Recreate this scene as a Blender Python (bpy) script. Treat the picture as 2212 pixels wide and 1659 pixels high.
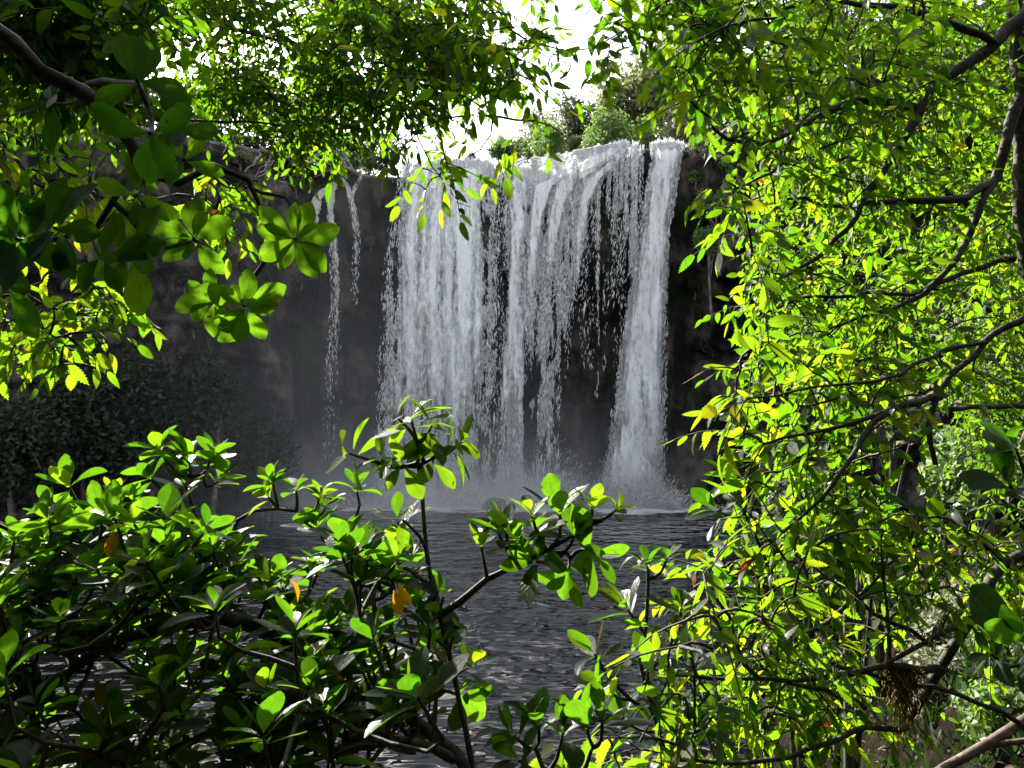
import bpy, math, random
import numpy as np

# ------------------------------------------------------------------ camera, sky, sun
SC = bpy.context.scene
for o in list(bpy.data.objects):
    bpy.data.objects.remove(o)
W, H, F = 1024, 768, 804.0
K = 1024 / 2212.0                       # photograph survey units -> render pixels
CZ = 8.8                                # eye height above the pool
cam_d = bpy.data.cameras.new("camera")
cam_d.sensor_width = 36.0
cam_d.lens = F / W * 36.0
cam_d.clip_start = 0.05
cam_d.clip_end = 2000
cam = bpy.data.objects.new("camera", cam_d)
SC.collection.objects.link(cam)
cam.location = (0, 0, CZ)
cam.rotation_euler = (math.radians(90), 0, 0)
SC.camera = cam

SUN_AZ = math.radians(-30.5)            # to the left of straight ahead
SUN_EL = math.radians(29.5)
world = bpy.data.worlds.new("World")
SC.world = world
world.use_nodes = True
wn = world.node_tree
sky = wn.nodes.new("ShaderNodeTexSky")
sky.sky_type = 'NISHITA'
sky.sun_disc = False
sky.sun_elevation = SUN_EL
sky.sun_rotation = SUN_AZ
sky.air_density = 1.0
sky.dust_density = 1.5
sky.ozone_density = 0.4
bg = wn.nodes["Background"]
bg.inputs["Strength"].default_value = 0.14
hs_ = wn.nodes.new("ShaderNodeHueSaturation")
hs_.inputs["Saturation"].default_value = 0.32          # thin high haze: a whiter sky
wn.links.new(sky.outputs[0], hs_.inputs["Color"])
wn.links.new(hs_.outputs[0], bg.inputs["Color"])

sun_d = bpy.data.lights.new("sun", 'SUN')
sun_d.energy = 5.0
sun_d.angle = math.radians(0.53)
sun_d.color = (1.0, 0.95, 0.86)
sun = bpy.data.objects.new("sun", sun_d)
SC.collection.objects.link(sun)
from mathutils import Vector
SDIR = Vector((math.sin(SUN_AZ) * math.cos(SUN_EL), math.cos(SUN_AZ) * math.cos(SUN_EL), math.sin(SUN_EL)))
sun.rotation_euler = SDIR.to_track_quat('Z', 'Y').to_euler()
sun.location = (-30, 50, 60)

SC.view_settings.view_transform = 'Standard'
SC.view_settings.look = 'None'
SC.view_settings.exposure = 1.9
SC.view_settings.gamma = 1.0
cy = SC.cycles
cy.max_bounces = 8
cy.diffuse_bounces = 6
cy.glossy_bounces = 2
cy.transmission_bounces = 3
cy.transparent_max_bounces = 8
cy.volume_bounces = 6
cy.sample_clamp_indirect = 4.0
cy.caustics_reflective = False
cy.caustics_refractive = False
cy.use_denoising = True
cy.denoiser = 'OPENIMAGEDENOISE'

# ------------------------------------------------------------------ helpers
COL = SC.collection
R = np.random.default_rng(7)


def P(u, v, d):
    """survey coordinates (2212 wide) at depth d -> a world point"""
    return np.array([(u * K - 512) / F * d, d, CZ - (v * K - 384) / F * d])


def norm(a):
    return a / np.maximum(np.linalg.norm(a, axis=-1, keepdims=True), 1e-9)


def hash3(i, j, k, seed):
    n = (i.astype(np.int64) * 374761393 + j.astype(np.int64) * 668265263 + k.astype(np.int64) * 2147483647 + seed * 974634777)
    n = (n ^ (n >> 13)) * 1274126177
    n = n ^ (n >> 16)
    return (n & 0xFFFFFF).astype(np.float64) / float(0xFFFFFF)


def vnoise(p, seed=0):
    p = np.asarray(p, float)
    i = np.floor(p).astype(np.int64)
    f = p - i
    f = f * f * (3 - 2 * f)
    out = 0
    for dx in (0, 1):
        for dy in (0, 1):
            for dz in (0, 1):
                w = (f[..., 0] if dx else 1 - f[..., 0]) * (f[..., 1] if dy else 1 - f[..., 1]) * (f[..., 2] if dz else 1 - f[..., 2])
                out = out + w * hash3(i[..., 0] + dx, i[..., 1] + dy, i[..., 2] + dz, seed)
    return out


def fbm(p, oct=4, seed=0):
    p = np.asarray(p, float)
    s, a, t = 0, 1.0, 0
    for o in range(oct):
        s = s + a * vnoise(p * (2 ** o), seed + o)
        t += a
        a *= 0.5
    return s / t


def mesh_np(name, verts, quads, mat, parent=None, smooth=True, uv=None, tint=None, kind=None):
    me = bpy.data.meshes.new(name)
    verts = np.ascontiguousarray(verts, dtype=np.float32)
    quads = np.ascontiguousarray(quads, dtype=np.int32)
    k = quads.shape[1]
    me.vertices.add(len(verts))
    me.vertices.foreach_set("co", verts.ravel())
    me.loops.add(quads.size)
    me.loops.foreach_set("vertex_index", quads.ravel())
    me.polygons.add(len(quads))
    me.polygons.foreach_set("loop_start", np.arange(0, quads.size, k, dtype=np.int32))
    me.polygons.foreach_set("loop_total", np.full(len(quads), k, dtype=np.int32))
    me.polygons.foreach_set("use_smooth", np.full(len(quads), smooth))
    me.update(calc_edges=True)
    if uv is not None:
        l = me.uv_layers.new(name="UVMap")
        l.data.foreach_set("uv", np.ascontiguousarray(uv[quads.ravel()], dtype=np.float32).ravel())
    if tint is not None:
        a = me.attributes.new("tint", 'FLOAT', 'POINT')
        a.data.foreach_set("value", np.ascontiguousarray(tint, dtype=np.float32))
    me.materials.append(mat)
    o = bpy.data.objects.new(name, me)
    COL.objects.link(o)
    if parent is not None:
        o.parent = parent
        o.matrix_parent_inverse = parent.matrix_world.inverted()
    if kind:
        o["kind"] = kind
    return o


def thing(name, label, cat, loc, group=None):
    e = bpy.data.objects.new(name, None)
    COL.objects.link(e)
    e.location = loc
    e.empty_display_size = 0.2
    e["label"] = label
    e["category"] = cat
    if group:
        e["group"] = group
    bpy.context.view_layer.update()
    return e


def spline(pts, n):
    """smooth curve through a polyline (columns are any values), chord-length tangents so that it never overshoots"""
    p = np.asarray(pts, float)
    if len(p) == 2:
        t = np.linspace(0, 1, n)[:, None]
        return p[0] * (1 - t) + p[1] * t
    seg = np.maximum(np.linalg.norm(np.diff(p[:, :3], axis=0), axis=1), 1e-6)
    cum = np.concatenate([[0], np.cumsum(seg)])
    m = np.empty_like(p)
    sl = np.diff(p, axis=0) / seg[:, None]
    w = seg[:-1, None] / (seg[:-1] + seg[1:])[:, None]
    m[1:-1] = sl[:-1] * (1 - w) + sl[1:] * w
    m[0], m[-1] = sl[0] * 1.5 - m[1] * .5, sl[-1] * 1.5 - m[-2] * .5
    ts = np.linspace(0, cum[-1], n)
    idx = np.clip(np.searchsorted(cum, ts, side='right') - 1, 0, len(seg) - 1)
    h = seg[idx][:, None]
    u = (ts - cum[idx])[:, None] / h
    return (2 * u ** 3 - 3 * u ** 2 + 1) * p[idx] + (u ** 3 - 2 * u ** 2 + u) * h * m[idx] + (-2 * u ** 3 + 3 * u ** 2) * p[idx + 1] + (u ** 3 - u ** 2) * h * m[idx + 1]


class Tubes:
    def __init__(self):
        self.v, self.q, self.n = [], [], 0

    def add(self, pts, r, sides=6, rough=0.0):
        pts = np.asarray(pts, float)
        n = len(pts)
        r = np.broadcast_to(np.asarray(r, float), (n,))
        t = norm(np.gradient(pts, axis=0))
        ref = np.array([0.0, 0, 1]) if abs(t[0][2]) < 0.9 else np.array([1.0, 0, 0])
        a = norm(np.cross(t, ref))
        for i in range(1, n):                      # keep frames coherent
            a[i] = a[i - 1] - t[i] * np.dot(a[i - 1], t[i])
            a[i] /= max(np.linalg.norm(a[i]), 1e-9)
        b = np.cross(t, a)
        an = np.linspace(0, 2 * np.pi, sides, endpoint=False)
        ring = a[:, None, :] * np.cos(an)[None, :, None] + b[:, None, :] * np.sin(an)[None, :, None]
        rr = r[:, None] * (1 + rough * (R.random((n, sides)) - 0.5)) if rough else np.repeat(r[:, None], sides, 1)
        vs = pts[:, None, :] + ring * rr[:, :, None]
        i = np.arange(n - 1)[:, None] * sides
        j = np.arange(sides)[None, :]
        k = (np.arange(sides)[None, :] + 1) % sides
        q = np.stack([i + j, i + k, i + sides + k, i + sides + j], -1).reshape(-1, 4)
        self.v.append(vs.reshape(-1, 3))
        self.q.append(q + self.n)
        self.n += n * sides

    def build(self, name, mat, parent=None):
        if not self.v:
            return None
        return mesh_np(name, np.vstack(self.v), np.vstack(self.q), mat, parent)


# ------------------------------------------------------------------ materials
def new_mat(name):
    m = bpy.data.materials.new(name)
    m.use_nodes = True
    nt = m.node_tree
    nt.nodes.clear()
    out = nt.nodes.new("ShaderNodeOutputMaterial")
    return m, nt, out


def N(nt, t, **kw):
    n = nt.nodes.new(t)
    for k, v in kw.items():
        setattr(n, k, v)
    return n


def ramp(nt, stops):
    r = nt.nodes.new("ShaderNodeValToRGB")
    e = r.color_ramp.elements
    while len(e) < len(stops):
        e.new(0.5)
    for i, (p, c) in enumerate(stops):
        e[i].position = p
        e[i].color = (*c, 1)
    return r


def leaf_material(name, refl, trans, vein_n, vein_k, vein_dark, rough=0.46, mixf=0.66, coat=0.08):
    m, nt, out = new_mat(name)
    L = nt.links.new
    at = N(nt, "ShaderNodeAttribute", attribute_name="tint")
    rr = ramp(nt, refl)
    rt = ramp(nt, trans)
    L(at.outputs["Fac"], rr.inputs[0])
    L(at.outputs["Fac"], rt.inputs[0])
    uv = N(nt, "ShaderNodeUVMap")
    sp = N(nt, "ShaderNodeSeparateXYZ")
    L(uv.outputs[0], sp.inputs[0])

    def M(op, a, b=None, c=None, clamp=False):
        n = N(nt, "ShaderNodeMath", operation=op, use_clamp=clamp)
        for i, x in enumerate((a, b, c)):
            if x is None:
                continue
            if isinstance(x, (int, float)):
                n.inputs[i].default_value = x
            else:
                L(x, n.inputs[i])
        return n.outputs[0]
    ax = M('ABSOLUTE', M('SUBTRACT', sp.outputs[0], 0.5))
    mid = M('SUBTRACT', 1.0, M('DIVIDE', ax, 0.045), clamp=True)
    ph = M('MULTIPLY', M('SUBTRACT', sp.outputs[1], M('MULTIPLY', ax, vein_k)), vein_n)
    fr = M('ABSOLUTE', M('SUBTRACT', M('FRACT', ph), 0.5))
    side = M('MULTIPLY', M('SUBTRACT', 1.0, M('DIVIDE', fr, 0.12), clamp=True), 0.7)
    vein = M('MAXIMUM', mid, side)
    vf = M('MULTIPLY', vein, vein_dark)
    no = N(nt, "ShaderNodeTexNoise")
    no.inputs["Scale"].default_value = 60
    no.inputs["Detail"].default_value = 3
    tc = N(nt, "ShaderNodeTexCoord")
    L(tc.outputs["Object"], no.inputs["Vector"])
    blot = M('MULTIPLY_ADD', no.outputs[0], 0.7, 0.65)
    mul = M('MULTIPLY', M('SUBTRACT', 1.0, vf), blot)
    mx = N(nt, "ShaderNodeMix", data_type='RGBA', blend_type='MULTIPLY')
    mx.inputs[0].default_value = 1
    sn = N(nt, "ShaderNodeTexNoise")                     # brown specks and insect marks
    sn.inputs["Scale"].default_value = 130
    sn.inputs["Detail"].default_value = 1
    L(tc.outputs["Object"], sn.inputs["Vector"])
    sw = N(nt, "ShaderNodeTexNoise")
    sw.inputs["Scale"].default_value = 9
    L(tc.outputs["Object"], sw.inputs["Vector"])
    sp_m = M('MULTIPLY', M('MULTIPLY_ADD', sn.outputs[0], 14.0, -9.0, True), M('MULTIPLY_ADD', sw.outputs[0], 6.0, -2.9, True))
    sm = N(nt, "ShaderNodeMix", data_type='RGBA')
    L(sp_m, sm.inputs[0])
    L(rt.outputs[0], sm.inputs[6])
    sm.inputs[7].default_value = (0.05, 0.025, 0.005, 1)
    L(sm.outputs[2], mx.inputs[6])
    cmb = N(nt, "ShaderNodeCombineColor")
    for i in range(3):
        L(mul, cmb.inputs[i])
    L(cmb.outputs[0], mx.inputs[7])
    pr = N(nt, "ShaderNodeBsdfPrincipled")
    L(rr.outputs[0], pr.inputs["Base Color"])
    pr.inputs["Roughness"].default_value = rough
    pr.inputs["Coat Weight"].default_value = coat
    pr.inputs["Coat Roughness"].default_value = 0.2
    pr.inputs["Specular IOR Level"].default_value = 0.17
    bp = N(nt, "ShaderNodeBump")
    bp.inputs["Strength"].default_value = 0.35
    bp.inputs["Distance"].default_value = 0.002
    L(M('SUBTRACT', no.outputs[0], vein), bp.inputs["Height"])
    L(bp.outputs[0], pr.inputs["Normal"])
    tr = N(nt, "ShaderNodeBsdfTranslucent")
    L(mx.outputs[2], tr.inputs[0])
    ms = N(nt, "ShaderNodeMixShader")
    ms.inputs[0].default_value = mixf
    L(pr.outputs[0], ms.inputs[1])
    L(tr.outputs[0], ms.inputs[2])
    L(ms.outputs[0], out.inputs[0])
    return m


M_SERR = leaf_material("serrated_leaf",
                       [(0, (0.012, 0.03, 0.005)), (0.6, (0.022, 0.042, 0.006)), (0.9, (0.06, 0.06, 0.008)), (1, (0.10, 0.02, 0.008))],
                       [(0, (0.08, 0.23, 0.005)), (0.55, (0.22, 0.40, 0.008)), (0.9, (0.42, 0.43, 0.010)), (1, (0.2, 0.03, 0.006))],
                       10.0, 0.55, 0.5)
M_BROAD = leaf_material("broad_leaf",
                        [(0, (0.008, 0.022, 0.006)), (0.7, (0.014, 0.034, 0.007)), (0.93, (0.03, 0.05, 0.008)), (1, (0.2, 0.10, 0.01))],
                        [(0, (0.045, 0.15, 0.004)), (0.6, (0.105, 0.24, 0.006)), (0.93, (0.23, 0.38, 0.008)), (1, (0.5, 0.24, 0.006))],
                        7.0, 0.7, 0.28, rough=0.36, coat=0.0)
M_SMALL = leaf_material("canopy_leaf",
                        [(0, (0.012, 0.028, 0.006)), (0.7, (0.02, 0.04, 0.007)), (1, (0.05, 0.055, 0.008))],
                        [(0, (0.065, 0.19, 0.004)), (0.6, (0.18, 0.33, 0.007)), (1, (0.32, 0.36, 0.008))],
                        6.0, 0.6, 0.3)


def bark_material(name, c1, c2, scale):
    m, nt, out = new_mat(name)
    L = nt.links.new
    tc = N(nt, "ShaderNodeTexCoord")
    n1 = N(nt, "ShaderNodeTexNoise")
    n1.inputs["Scale"].default_value = scale
    n1.inputs["Detail"].default_value = 6
    L(tc.outputs["Object"], n1.inputs["Vector"])
    r = ramp(nt, [(0.35, c1), (0.62, c2), (0.74, tuple(min(1, x * 2.2) for x in c2))])
    L(n1.outputs[0], r.inputs[0])
    pr = N(nt, "ShaderNodeBsdfPrincipled")
    pr.inputs["Roughness"].default_value = 0.8
    L(r.outputs[0], pr.inputs["Base Color"])
    bp = N(nt, "ShaderNodeBump")
    bp.inputs["Strength"].default_value = 0.8
    bp.inputs["Distance"].default_value = 0.006
    L(n1.outputs[0], bp.inputs["Height"])
    L(bp.outputs[0], pr.inputs["Normal"])
    L(pr.outputs[0], out.inputs[0])
    return m


M_BARK = bark_material("dark_bark", (0.018, 0.014, 0.010), (0.06, 0.05, 0.038), 45)
M_TWIG = bark_material("twig_bark", (0.03, 0.02, 0.013), (0.09, 0.065, 0.04), 90)
M_DEAD = bark_material("dead_wood", (0.06, 0.038, 0.03), (0.15, 0.10, 0.085), 25)
M_FARBARK = bark_material("far_bark", (0.05, 0.04, 0.03), (0.14, 0.12, 0.10), 3)
M_ROOT = bark_material("root_bark", (0.10, 0.085, 0.07), (0.24, 0.21, 0.18), 4)
M_MOSS = bark_material("hanging_moss", (0.10, 0.06, 0.012), (0.22, 0.14, 0.03), 60)


def rock_material():
    m, nt, out = new_mat("wet_basalt")
    L = nt.links.new
    tc = N(nt, "ShaderNodeTexCoord")
    mp = N(nt, "ShaderNodeMapping")
    mp.inputs["Scale"].default_value = (1, 1, 0.45)
    L(tc.outputs["Object"], mp.inputs[0])
    n1 = N(nt, "ShaderNodeTexNoise")
    n1.inputs["Scale"].default_value = 0.5
    n1.inputs["Detail"].default_value = 10
    n1.inputs["Roughness"].default_value = 0.65
    L(mp.outputs[0], n1.inputs["Vector"])
    r = ramp(nt, [(0.32, (0.001, 0.001, 0.001)), (0.48, (0.010, 0.0085, 0.0075)), (0.66, (0.12, 0.10, 0.085))])
    L(n1.outputs[0], r.inputs[0])
    n2 = N(nt, "ShaderNodeTexNoise")
    n2.inputs["Scale"].default_value = 0.22
    n2.inputs["Detail"].default_value = 6
    L(tc.outputs["Object"], n2.inputs["Vector"])
    mr = ramp(nt, [(0.52, (0, 0, 0)), (0.66, (0.8, 0.8, 0.8))])
    L(n2.outputs[0], mr.inputs[0])
    mx = N(nt, "ShaderNodeMix", data_type='RGBA')
    L(mr.outputs[0], mx.inputs[0])
    L(r.outputs[0], mx.inputs[6])
    mx.inputs[7].default_value = (0.010, 0.018, 0.005, 1)
    pr = N(nt, "ShaderNodeBsdfPrincipled")
    L(mx.outputs[2], pr.inputs["Base Color"])
    pr.inputs["Roughness"].default_value = 0.6
    pr.inputs["Specular IOR Level"].default_value = 0.12
    n3 = N(nt, "ShaderNodeTexNoise")
    n3.inputs["Scale"].default_value = 2.6
    n3.inputs["Detail"].default_value = 5
    L(mp.outputs[0], n3.inputs["Vector"])
    bq = N(nt, "ShaderNodeBump")
    bq.inputs["Strength"].default_value = 0.8
    bq.inputs["Distance"].default_value = 0.25
    L(n3.outputs[0], bq.inputs["Height"])
    bp = N(nt, "ShaderNodeBump")
    L(bq.outputs[0], bp.inputs["Normal"])
    bp.inputs["Strength"].default_value = 0.9
    bp.inputs["Distance"].default_value = 0.8
    L(n1.outputs[0], bp.inputs["Height"])
    L(bp.outputs[0], pr.inputs["Normal"])
    L(pr.outputs[0], out.inputs[0])
    return m


M_ROCK = rock_material()


def soil_material():
    m, nt, out = new_mat("bank_soil")
    L = nt.links.new
    tc = N(nt, "ShaderNodeTexCoord")
    n1 = N(nt, "ShaderNodeTexNoise")
    n1.inputs["Scale"].default_value = 2.2
    n1.inputs["Detail"].default_value = 9
    n1.inputs["Roughness"].default_value = 0.7
    L(tc.outputs["Object"], n1.inputs["Vector"])
    r = ramp(nt, [(0.3, (0.003, 0.0022, 0.0016)), (0.5, (0.009, 0.0055, 0.0036)), (0.74, (0.03, 0.018, 0.012))])  # soil tones darkened to stand in for shade on the bank
    L(n1.outputs[0], r.inputs[0])
    pr = N(nt, "ShaderNodeBsdfPrincipled")
    pr.inputs["Roughness"].default_value = 0.95
    pr.inputs["Specular IOR Level"].default_value = 0.03
    L(r.outputs[0], pr.inputs["Base Color"])
    bp = N(nt, "ShaderNodeBump")
    bp.inputs["Distance"].default_value = 0.06
    L(n1.outputs[0], bp.inputs["Height"])
    L(bp.outputs[0], pr.inputs["Normal"])
    L(pr.outputs[0], out.inputs[0])
    return m


M_SOIL = soil_material()


def water_material():
    m, nt, out = new_mat("pool_water")
    L = nt.links.new
    tc = N(nt, "ShaderNodeTexCoord")
    mp = N(nt, "ShaderNodeMapping")
    mp.inputs["Scale"].default_value = (0.62, 1.0, 1)
    L(tc.outputs["Object"], mp.inputs[0])
    n1 = N(nt, "ShaderNodeTexNoise")
    n1.inputs["Scale"].default_value = 1.0
    n1.inputs["Detail"].default_value = 1.0
    n1.inputs["Roughness"].default_value = 0.45
    n1.inputs["Distortion"].default_value = 0.6
    L(mp.outputs[0], n1.inputs["Vector"])
    n2 = N(nt, "ShaderNodeTexNoise")
    n2.inputs["Scale"].default_value = 3.6
    n2.inputs["Detail"].default_value = 0.6
    L(mp.outputs[0], n2.inputs["Vector"])
    ad = N(nt, "ShaderNodeMath", operation='MULTIPLY_ADD')
    ad.inputs[1].default_value = 0.2
    L(n2.outputs[0], ad.inputs[0])
    L(n1.outputs[0], ad.inputs[2])
    bp = N(nt, "ShaderNodeBump")
    bp.inputs["Strength"].default_value = 1.0
    bp.inputs["Distance"].default_value = 0.65
    L(ad.outputs[0], bp.inputs["Height"])
    pr = N(nt, "ShaderNodeBsdfPrincipled")
    pr.inputs["Base Color"].default_value = (0.012, 0.012, 0.011, 1)
    pr.inputs["Roughness"].default_value = 0.02
    pr.inputs["IOR"].default_value = 1.42
    L(bp.outputs[0], pr.inputs["Normal"])
    L(pr.outputs[0], out.inputs[0])
    return m


M_WATER = water_material()


def foam_material():
    m, nt, out = new_mat("white_water")
    L = nt.links.new
    d = N(nt, "ShaderNodeBsdfDiffuse")
    d.inputs[0].default_value = (0.88, 0.88, 0.87, 1)
    t = N(nt, "ShaderNodeBsdfTranslucent")
    t.inputs[0].default_value = (0.86, 0.87, 0.87, 1)
    ms = N(nt, "ShaderNodeMixShader")
    ms.inputs[0].default_value = 0.42
    L(d.outputs[0], ms.inputs[1])
    L(t.outputs[0], ms.inputs[2])
    L(ms.outputs[0], out.inputs[0])
    return m


M_FOAM = foam_material()


def far_leaf(name, a, b, tr):
    m, nt, out = new_mat(name)
    L = nt.links.new
    at = N(nt, "ShaderNodeAttribute", attribute_name="tint")
    r = ramp(nt, [(0, a), (1, b)])
    L(at.outputs["Fac"], r.inputs[0])
    d = N(nt, "ShaderNodeBsdfPrincipled")
    d.inputs["Roughness"].default_value = 0.55
    L(r.outputs[0], d.inputs["Base Color"])
    t = N(nt, "ShaderNodeBsdfTranslucent")
    t.inputs[0].default_value = (*tr, 1)
    ms = N(nt, "ShaderNodeMixShader")
    ms.inputs[0].default_value = 0.35
    L(d.outputs[0], ms.inputs[1])
    L(t.outputs[0], ms.inputs[2])
    L(ms.outputs[0], out.inputs[0])
    return m


M_FAR = [far_leaf("olive_foliage", (0.05, 0.065, 0.025), (0.13, 0.14, 0.07), (0.24, 0.28, 0.09)),
         far_leaf("grey_foliage", (0.10, 0.11, 0.07), (0.26, 0.26, 0.19), (0.34, 0.36, 0.2)),
         far_leaf("green_foliage", (0.04, 0.08, 0.02), (0.11, 0.18, 0.05), (0.24, 0.4, 0.07)),
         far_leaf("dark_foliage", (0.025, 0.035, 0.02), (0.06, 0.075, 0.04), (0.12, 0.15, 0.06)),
         far_leaf("shade_foliage", (0.007, 0.013, 0.005), (0.022, 0.040, 0.014), (0.03, 0.06, 0.015))]  # last one: leaf colour darkened to paint in deep shade

# ------------------------------------------------------------------ ground, pool, cliff


def smooth(a, b, x):
    t = np.clip((x - a) / (b - a), 0, 1)
    return t * t * (3 - 2 * t)


def ground_h(x, y):
    ridge = np.clip((x - 1.3) * 3.0, 0, 26)
    ys = y - ridge
    h = 7.1 - 0.75 * np.maximum(0, ys - 0.2) - 0.16 * np.maximum(0, y - 2.5) * smooth(0.5, 2.5, x)
    h = h + smooth(12, 40, x) * 10
    h = np.maximum(h, -3.0 + 0 * h)
    return h


def build_ground():
    xs = np.concatenate([np.linspace(-90, -12, 30), np.linspace(-11, 12, 116), np.linspace(13, 90, 40)])
    ys = np.concatenate([np.linspace(-60, -3, 18), np.linspace(-2.5, 22, 122), np.linspace(23, 75, 40)])
    X, Y = np.meshgrid(xs, ys)
    Z = ground_h(X, Y)
    n = fbm(np.stack([X * 0.6, Y * 0.6, Z * 0], -1), 5, 3) - 0.5
    Z = Z + n * 0.55 * smooth(-0.5, 2.0, np.hypot(X, Y))
    nx, ny = len(xs), len(ys)
    i = np.arange(ny - 1)[:, None] * nx + np.arange(nx - 1)[None, :]
    q = np.stack([i, i + 1, i + nx + 1, i + nx], -1).reshape(-1, 4)
    o = mesh_np("ground", np.stack([X, Y, Z], -1).reshape(-1, 3), q, M_SOIL, kind="structure")


build_ground()


def build_pool():
    v = [(-70, 2, 0), (70, 2, 0), (70, 75, 0), (-70, 75, 0)]
    mesh_np("water", np.array(v), np.array([[0, 1, 2, 3]]), M_WATER, smooth=False, kind="structure")


build_pool()

PLAN = np.array([(-95, -5), (-70, 14), (-52, 30), (-40, 42), (-31, 50.5), (-24, 56), (-17, 60.2), (-10, 61.5), (0, 61.2), (8, 60.6),
                 (13.5, 60.0), (18, 57), (24, 52), (33, 43), (46, 28), (62, 8), (75, -15)], float)
LIP = np.array([(-200, 29), (-60, 29), (-34, 27.0), (-24, 26.7), (-17.2, 26.3), (-14.0, 25.5), (-12.3, 25.2), (-10.5, 24.9), (-8, 24.9), (-3, 25.1), (0, 25.4),
                (4, 26.0), (7.5, 26.75), (10.5, 26.75), (13, 26.7), (14.5, 27.3), (17, 28.6), (24, 30), (60, 32), (200, 32)], float)


def build_cliff():
    ns = 420
    pl = spline(np.column_stack([PLAN, np.zeros(len(PLAN))]), ns)[:, :2]
    tg = norm(np.gradient(pl, axis=0))
    outn = np.stack([tg[:, 1], -tg[:, 0]], -1)            # towards the pool
    top = np.interp(pl[:, 0], LIP[:, 0], LIP[:, 1])
    top = np.convolve(np.pad(top, 2, mode='edge'), np.ones(5) / 5, 'valid')
    back = [(-300, 6.0), (-120, 4.0), (-50, 1.6), (-22, 0.8), (-10, 0.35), (-5, 0.15), (-3, 0.06), (-2, 0.0), (-1.2, -0.04), (-0.6, -0.12), (-0.1, -0.35)]
    t = np.concatenate([np.linspace(0.975, 0.0, 110), [-0.05, -0.12]])
    prof_t = [-0.12, -0.05, 0.0, 0.08, 0.2, 0.38, 0.55, 0.68, 0.76, 0.85, 0.93, 0.975, 1.0]
    prof_fall = [-1, -1.5, -2.0, -3.2, -4.4, -4.6, -3.4, -1.8, -0.8, -0.1, 0.3, 0.25, 0.1]
    prof_side = [5.5, 5.2, 4.6, 3.4, 2.4, 1.6, 0.8, 0.2, 0.3, 0.5, 0.6, 0.3, 0.0]
    off_f = np.interp(t, prof_t, prof_fall)
    off_s = np.interp(t, prof_t, prof_side)
    wside = smooth(-12, -26, pl[:, 0]) + smooth(20, 40, pl[:, 0]) * 0.6
    rows = []
    for (b, dz) in back:
        rows.append(np.column_stack([pl + outn * b, top + dz]))
    for k in range(len(t)):
        o = off_f[k] * (1 - wside) + off_s[k] * wside
        rows.append(np.column_stack([pl + outn * o[:, None], top * t[k] + (0 if t[k] > 0 else 0)]))
    V = np.stack(rows)                                    # rows x ns x 3
    nb = len(back)
    n1 = fbm(V * np.array([0.22, 0.22, 0.30]), 5, 11) - 0.5
    n2 = fbm(V * np.array([1.1, 1.1, 0.55]), 4, 31) - 0.5
    strata = np.sin(V[..., 2] * 1.15 + 3 * n1) * 0.22
    ph = V[..., 2] / 2.1 + n1 * 3.0
    fr = ph - np.floor(ph)
    strata = strata + 0.55 * (smooth(0.0, 0.18, fr) - fr)
    amt = np.ones(len(rows))
    amt[:nb] = np.linspace(0.0, 0.15, nb)
    amt[nb:nb + 10] = np.linspace(0.25, 1, 10)
    n3 = 0.5 - np.abs(fbm(V * np.array([0.5, 0.5, 0.22]), 4, 51) - 0.5) * 2
    D = (n1 * 4.2 + n2 * 2.2 + n3 * 1.6 + strata * 1.6) * amt[:, None]
    fallw = smooth(-18, -14, pl[:, 0]) * (1 - smooth(13, 16, pl[:, 0]))
    D = D * (1 - 0.5 * fallw)[None, :]
    D = np.where(fallw[None, :] > 0.5, np.minimum(D, 0.35), D)
    V[..., :2] += outn[None] * D[..., None]
    V[:nb, :, 2] += (fbm(V[:nb] * 0.4, 4, 5) - 0.5) * np.array([3, 2, 1.4, 1, .8, .6, .5, .4, .3, .25, .2])[:, None]
    nr = len(rows)
    i = np.arange(nr - 1)[:, None] * ns + np.arange(ns - 1)[None, :]
    q = np.stack([i, i + ns, i + ns + 1, i + 1], -1).reshape(-1, 4)
    mesh_np("cliff", V.reshape(-1, 3), q, M_ROCK, kind="structure")
    from mathutils.bvhtree import BVHTree
    return BVHTree.FromPolygons([tuple(x) for x in V.reshape(-1, 3)], [tuple(int(k) for k in x) for x in q])


CLIFF = build_cliff()


def on_cliff(u, v, lift=.1, default=58.0):
    """the point of the rock face seen at a survey place"""
    d = Vector(P(u, v, 1.0) - np.array([0, 0, CZ])).normalized()
    h = CLIFF.ray_cast(Vector((0, 0, CZ)), d)
    if h[0] is None:
        return P(u, v, default)
    return np.array(h[0] - d * lift)


# ------------------------------------------------------------------ falling water: thousands of small flung clots of white water
OCT_V = np.array([(0, 0, 1), (1, 0, 0), (-0.5, 0.87, 0), (-0.5, -0.87, 0), (0, 0, -1)], float)
OCT_F = np.array([(0, 1, 2), (0, 2, 3), (0, 3, 1), (4, 2, 1), (4, 3, 2), (4, 1, 3)], int)


def flakes(name, pos, tang, w, l, parent, kind="stuff"):
    n = len(pos)
    z = norm(tang)
    a = norm(np.cross(z, norm(R.normal(size=(n, 3)))))
    b = np.cross(z, a)
    sz = np.exp(R.normal(-.35, .45, n))
    ww = w * .66 * sz * R.uniform(0.7, 1.3, n)
    ll = l * 1.35 * sz * R.uniform(0.6, 1.6, n)
    v = pos[:, None, :] + OCT_V[None, :, 0:1] * (a * ww[:, None])[:, None, :] + OCT_V[None, :, 1:2] * (b * ww[:, None])[:, None, :] \
        + OCT_V[None, :, 2:3] * (z * ll[:, None])[:, None, :]
    f = (OCT_F[None] + (np.arange(n) * 5)[:, None, None]).reshape(-1, 3)
    return mesh_np(name, v.reshape(-1, 3), f, M_FOAM, parent, kind=kind)


def front(z, zt):
    drop = np.maximum(0, zt - z)
    return 60.0 - 0.34 * np.sqrt(drop)


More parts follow.
